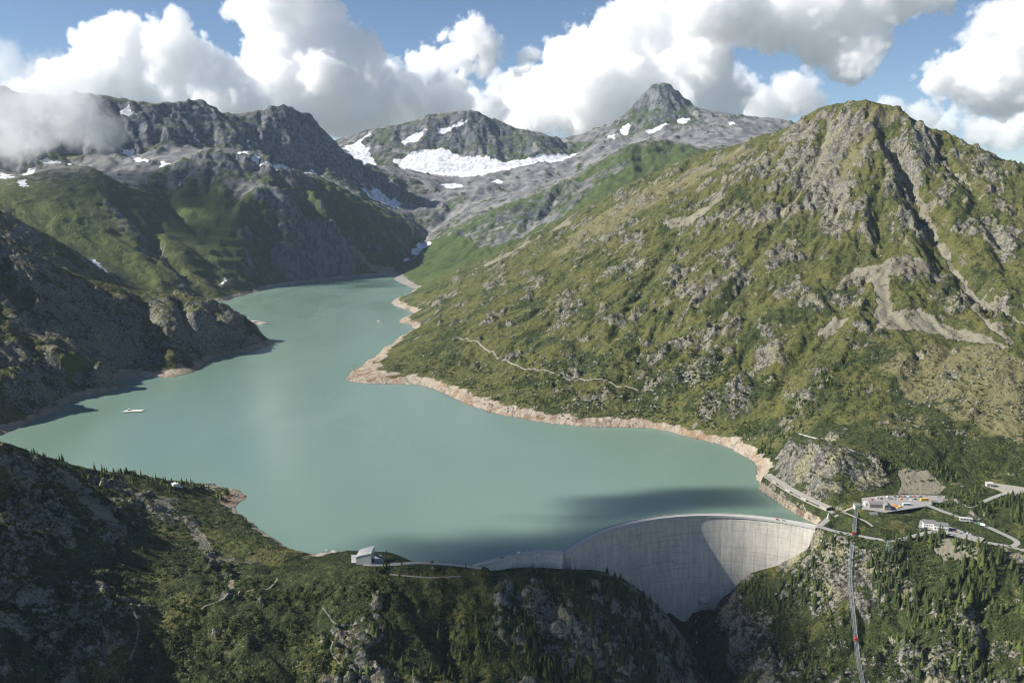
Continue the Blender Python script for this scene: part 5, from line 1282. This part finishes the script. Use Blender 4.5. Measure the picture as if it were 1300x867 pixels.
def cloud(name, lobes, voxel, mat, seed, cell=700.0, edge=230.0, soft=34.0, base=None, wisp=0.0, squash=1.0):
    """lobes (x, y, z, r) in metres; billowy noise eats into and swells their union"""
    rng = random.Random(seed); pts = []
    for x, y, z, r in lobes:
        pts.append((x, y, z, r))
        for _ in range(9):                                     # cauliflower heads on the lobe
            u = rng.uniform(0, 2 * math.pi); v = rng.uniform(-0.35, 1.0); q = math.sqrt(1 - v * v); k = r * rng.uniform(0.25, 0.55); d = r * rng.uniform(0.75, 0.95)
            pts.append((x + d * q * math.cos(u), y + d * q * math.sin(u), z + d * v, k))
    p = np.array(pts); pad = edge * 0.9
    lo = (p[:, :3] - p[:, 3:4]).min(0) - pad; hi = (p[:, :3] + p[:, 3:4]).max(0) + pad
    res = [max(4, int((hi[k] - lo[k]) / voxel) + 1) for k in range(3)]
    zs, ys, xs = np.meshgrid(*(np.linspace(lo[k], hi[k], res[k]) for k in (2, 1, 0)), indexing='ij')
    f = np.full(xs.shape, -1e4, np.float32)
    for x, y, z, r in p:
        R = r + pad * 1.3; s = []
        for k, c in ((2, z), (1, y), (0, x)):
            a = int((c - R - lo[k]) / (hi[k] - lo[k]) * (res[k] - 1)); b = int((c + R - lo[k]) / (hi[k] - lo[k]) * (res[k] - 1)) + 2
            s.append(slice(max(0, a), max(0, b)))
        s = tuple(s); d = r - np.sqrt((xs[s] - x) ** 2 + (ys[s] - y) ** 2 + ((zs[s] - z) * squash) ** 2)
        g = f[s]; h = np.clip(0.5 + 0.5 * (d - g) / 90.0, 0, 1)  # smooth union
        f[s] = g + (d - g) * h + 90.0 * h * (1 - h)
    m = f > -pad
    X, Y, Z = xs[m], ys[m], zs[m]; n = np.zeros(X.shape, np.float32); a = 1.0; c = cell; tot = 0
    for o in range(6):
        t = noise3(X / c + 3.7 * o, Y / c, Z / c, seed + 11 * o)
        n += a * (np.abs(t) * 2.2 - 0.55 if o > 0 else t); tot += a; a *= 0.62; c *= 0.48
    q = f[m] + edge * n / tot * 1.6
    den = sstep(0, soft, q)
    if wisp: den = den * np.clip(0.5 + wisp * noise3(X / 260, Y / 260, Z / 260, seed + 77), 0.0, 1)
    if base is not None: den *= sstep(base - 120, base + 120, Z + 60 * n)
    D = np.zeros(f.shape, np.float32); D[m] = den
    me = bpy.data.meshes.new(name); nv = D.size
    me.vertices.add(nv); co = np.empty((nv, 3), np.float32); co[:, 0] = xs.ravel(); co[:, 1] = ys.ravel(); co[:, 2] = zs.ravel()
    me.vertices.foreach_set('co', co.ravel())
    at = me.attributes.new('droplets', 'FLOAT', 'POINT'); at.data.foreach_set('value', D.ravel())
    me.materials.append(mat)
    o = bpy.data.objects.new(name, me); col.objects.link(o); o['kind'] = 'stuff'
    md = o.modifiers.new('droplets', 'NODES'); md.node_group = grid_tree(name, tuple(lo), tuple(hi), res, mat)
    return o
def lobes(spec, Y, seed=1, spread=300.0):                      # lobes given as photo pixels and a radius in pixels, at distance Y
    rng = random.Random(seed)
    return [A(px, py, Y + rng.uniform(-spread, spread)) + (r * Y / F_PX,) for px, py, r in spec]
M_CLOUD = cloud_material('cloud_droplets', 0.0085)
M_SHADE = cloud_material('dense_cloud_droplets', 0.015)
M_FOG = cloud_material('fog_droplets', 0.0085)
M_MIST = cloud_material('thin_cloud_droplets', 0.004)
cloud('cumulus_cloud', lobes([(85, 95, 26), (120, 72, 30), (170, 62, 34), (215, 68, 34), (250, 85, 28), (290, 100, 24), (150, 118, 45), (210, 125, 48), (270, 135, 38), (100, 130, 36), (50, 140, 40), (310, 140, 34)], 13000), 24, M_CLOUD, 1)
cloud('cumulus_cloud', lobes([(335, 22, 32), (380, 22, 40), (420, 55, 38), (440, 90, 36), (360, 75, 48), (400, 110, 55), (335, 105, 30), (450, 140, 40), (350, -10, 40), (480, 125, 26), (370, 150, 50)], 13800), 24, M_CLOUD, 2)
cloud('cumulus_cloud', lobes([(600, 58, 22), (575, 72, 24), (545, 95, 28), (520, 120, 28), (500, 140, 30), (560, 130, 34), (610, 85, 14)], 14500), 30, M_CLOUD, 3, edge=260)
cloud('cumulus_cloud', lobes([(675, 150, 30), (690, 120, 34), (720, 100, 36), (735, 75, 26), (775, 70, 34), (800, 28, 30), (815, 45, 36), (845, 60, 45), (885, 95, 45), (760, 125, 55), (830, 120, 55), (915, 140, 34), (780, 165, 45), (860, 160, 40)], 13000), 24, M_CLOUD, 4)
cloud('cumulus_cloud', lobes([(672, 72, 12), (668, 88, 13), (660, 92, 9)], 14500), 24, M_CLOUD, 5, edge=150)
cloud('cumulus_cloud', lobes([(880, 15, 30), (930, 10, 42), (990, 15, 40), (1040, 10, 40), (1090, 5, 40), (1140, 0, 36), (1190, -8, 28), (1050, 55, 30), (1075, 75, 26), (1085, 50, 30), (960, 35, 25)], 11600, spread=150), 24, M_CLOUD, 6, edge=240)
cloud('cumulus_cloud', lobes([(1185, 105, 22), (1220, 90, 26), (1260, 85, 32), (1300, 80, 36), (1240, 115, 26), (1285, 120, 28), (1345, 100, 40)], 13000), 24, M_CLOUD, 7)
cloud('cumulus_cloud', lobes([(1240, 40, 20), (1270, 30, 24), (1300, 25, 30), (1345, 30, 34)], 12500), 28, M_MIST, 8, edge=260)
cloud('cumulus_cloud', lobes([(1000, 120, 22), (970, 140, 26), (1030, 130, 20), (940, 120, 20)], 14500), 34, M_MIST, 9, edge=280)
cloud('cumulus_cloud', lobes([(470, 160, 34), (530, 165, 34), (590, 150, 36), (640, 150, 30), (430, 130, 26), (480, 100, 22), (640, 120, 20)], 15500), 34, M_MIST, 10, edge=300)
# mist hanging on the left peak
cloud('hill_fog', lobes([(-30, 110, 34), (10, 100, 26), (20, 140, 40), (60, 125, 30), (85, 145, 28), (105, 165, 22), (120, 175, 14), (45, 165, 26), (-20, 160, 40), (75, 110, 18), (100, 130, 16), (5, 175, 18)], 4400, spread=320), 16, M_FOG, 11, cell=260, edge=120, soft=40, wisp=0.3)
# the cloud whose shade lies over the dam
def sunward(x, y, z): t = z / SUN_VEC.z; return (x + SUN_VEC.x * t, y + SUN_VEC.y * t, z)
cloud('cumulus_cloud', [sunward(*p) + (r,) for p, r in [((60, 1000, 2300), 85), ((-20, 985, 2350), 75), ((100, 985, 2350), 66), ((-55, 930, 2320), 62), ((75, 905, 2300), 62), ((20, 900, 2400), 90), ((-30, 860, 2330), 70), ((-20, 1058, 2300), 38), ((40, 1075, 2300), 44), ((90, 1075, 2300), 48), ((130, 1100, 2300), 46), ((170, 1120, 2320), 38), ((-75, 1045, 2300), 18)]], 20, M_SHADE, 12, cell=200, edge=95, soft=50)
cloud('cumulus_cloud', [sunward(*p) + (r,) for p, r in [((150, 1222, 2300), 10), ((178, 1228, 2300), 13), ((210, 1236, 2300), 10), ((262, 1262, 2300), 9), ((290, 1266, 2300), 12), ((330, 1262, 2300), 9)]], 9, M_SHADE, 13, cell=90, edge=26, soft=24)
cloud('cumulus_cloud', lobes([(1170, 150, 16), (1200, 160, 18), (1240, 165, 22), (1280, 165, 24), (1320, 160, 26), (1130, 140, 12)], 16000), 34, M_MIST, 14, edge=240)
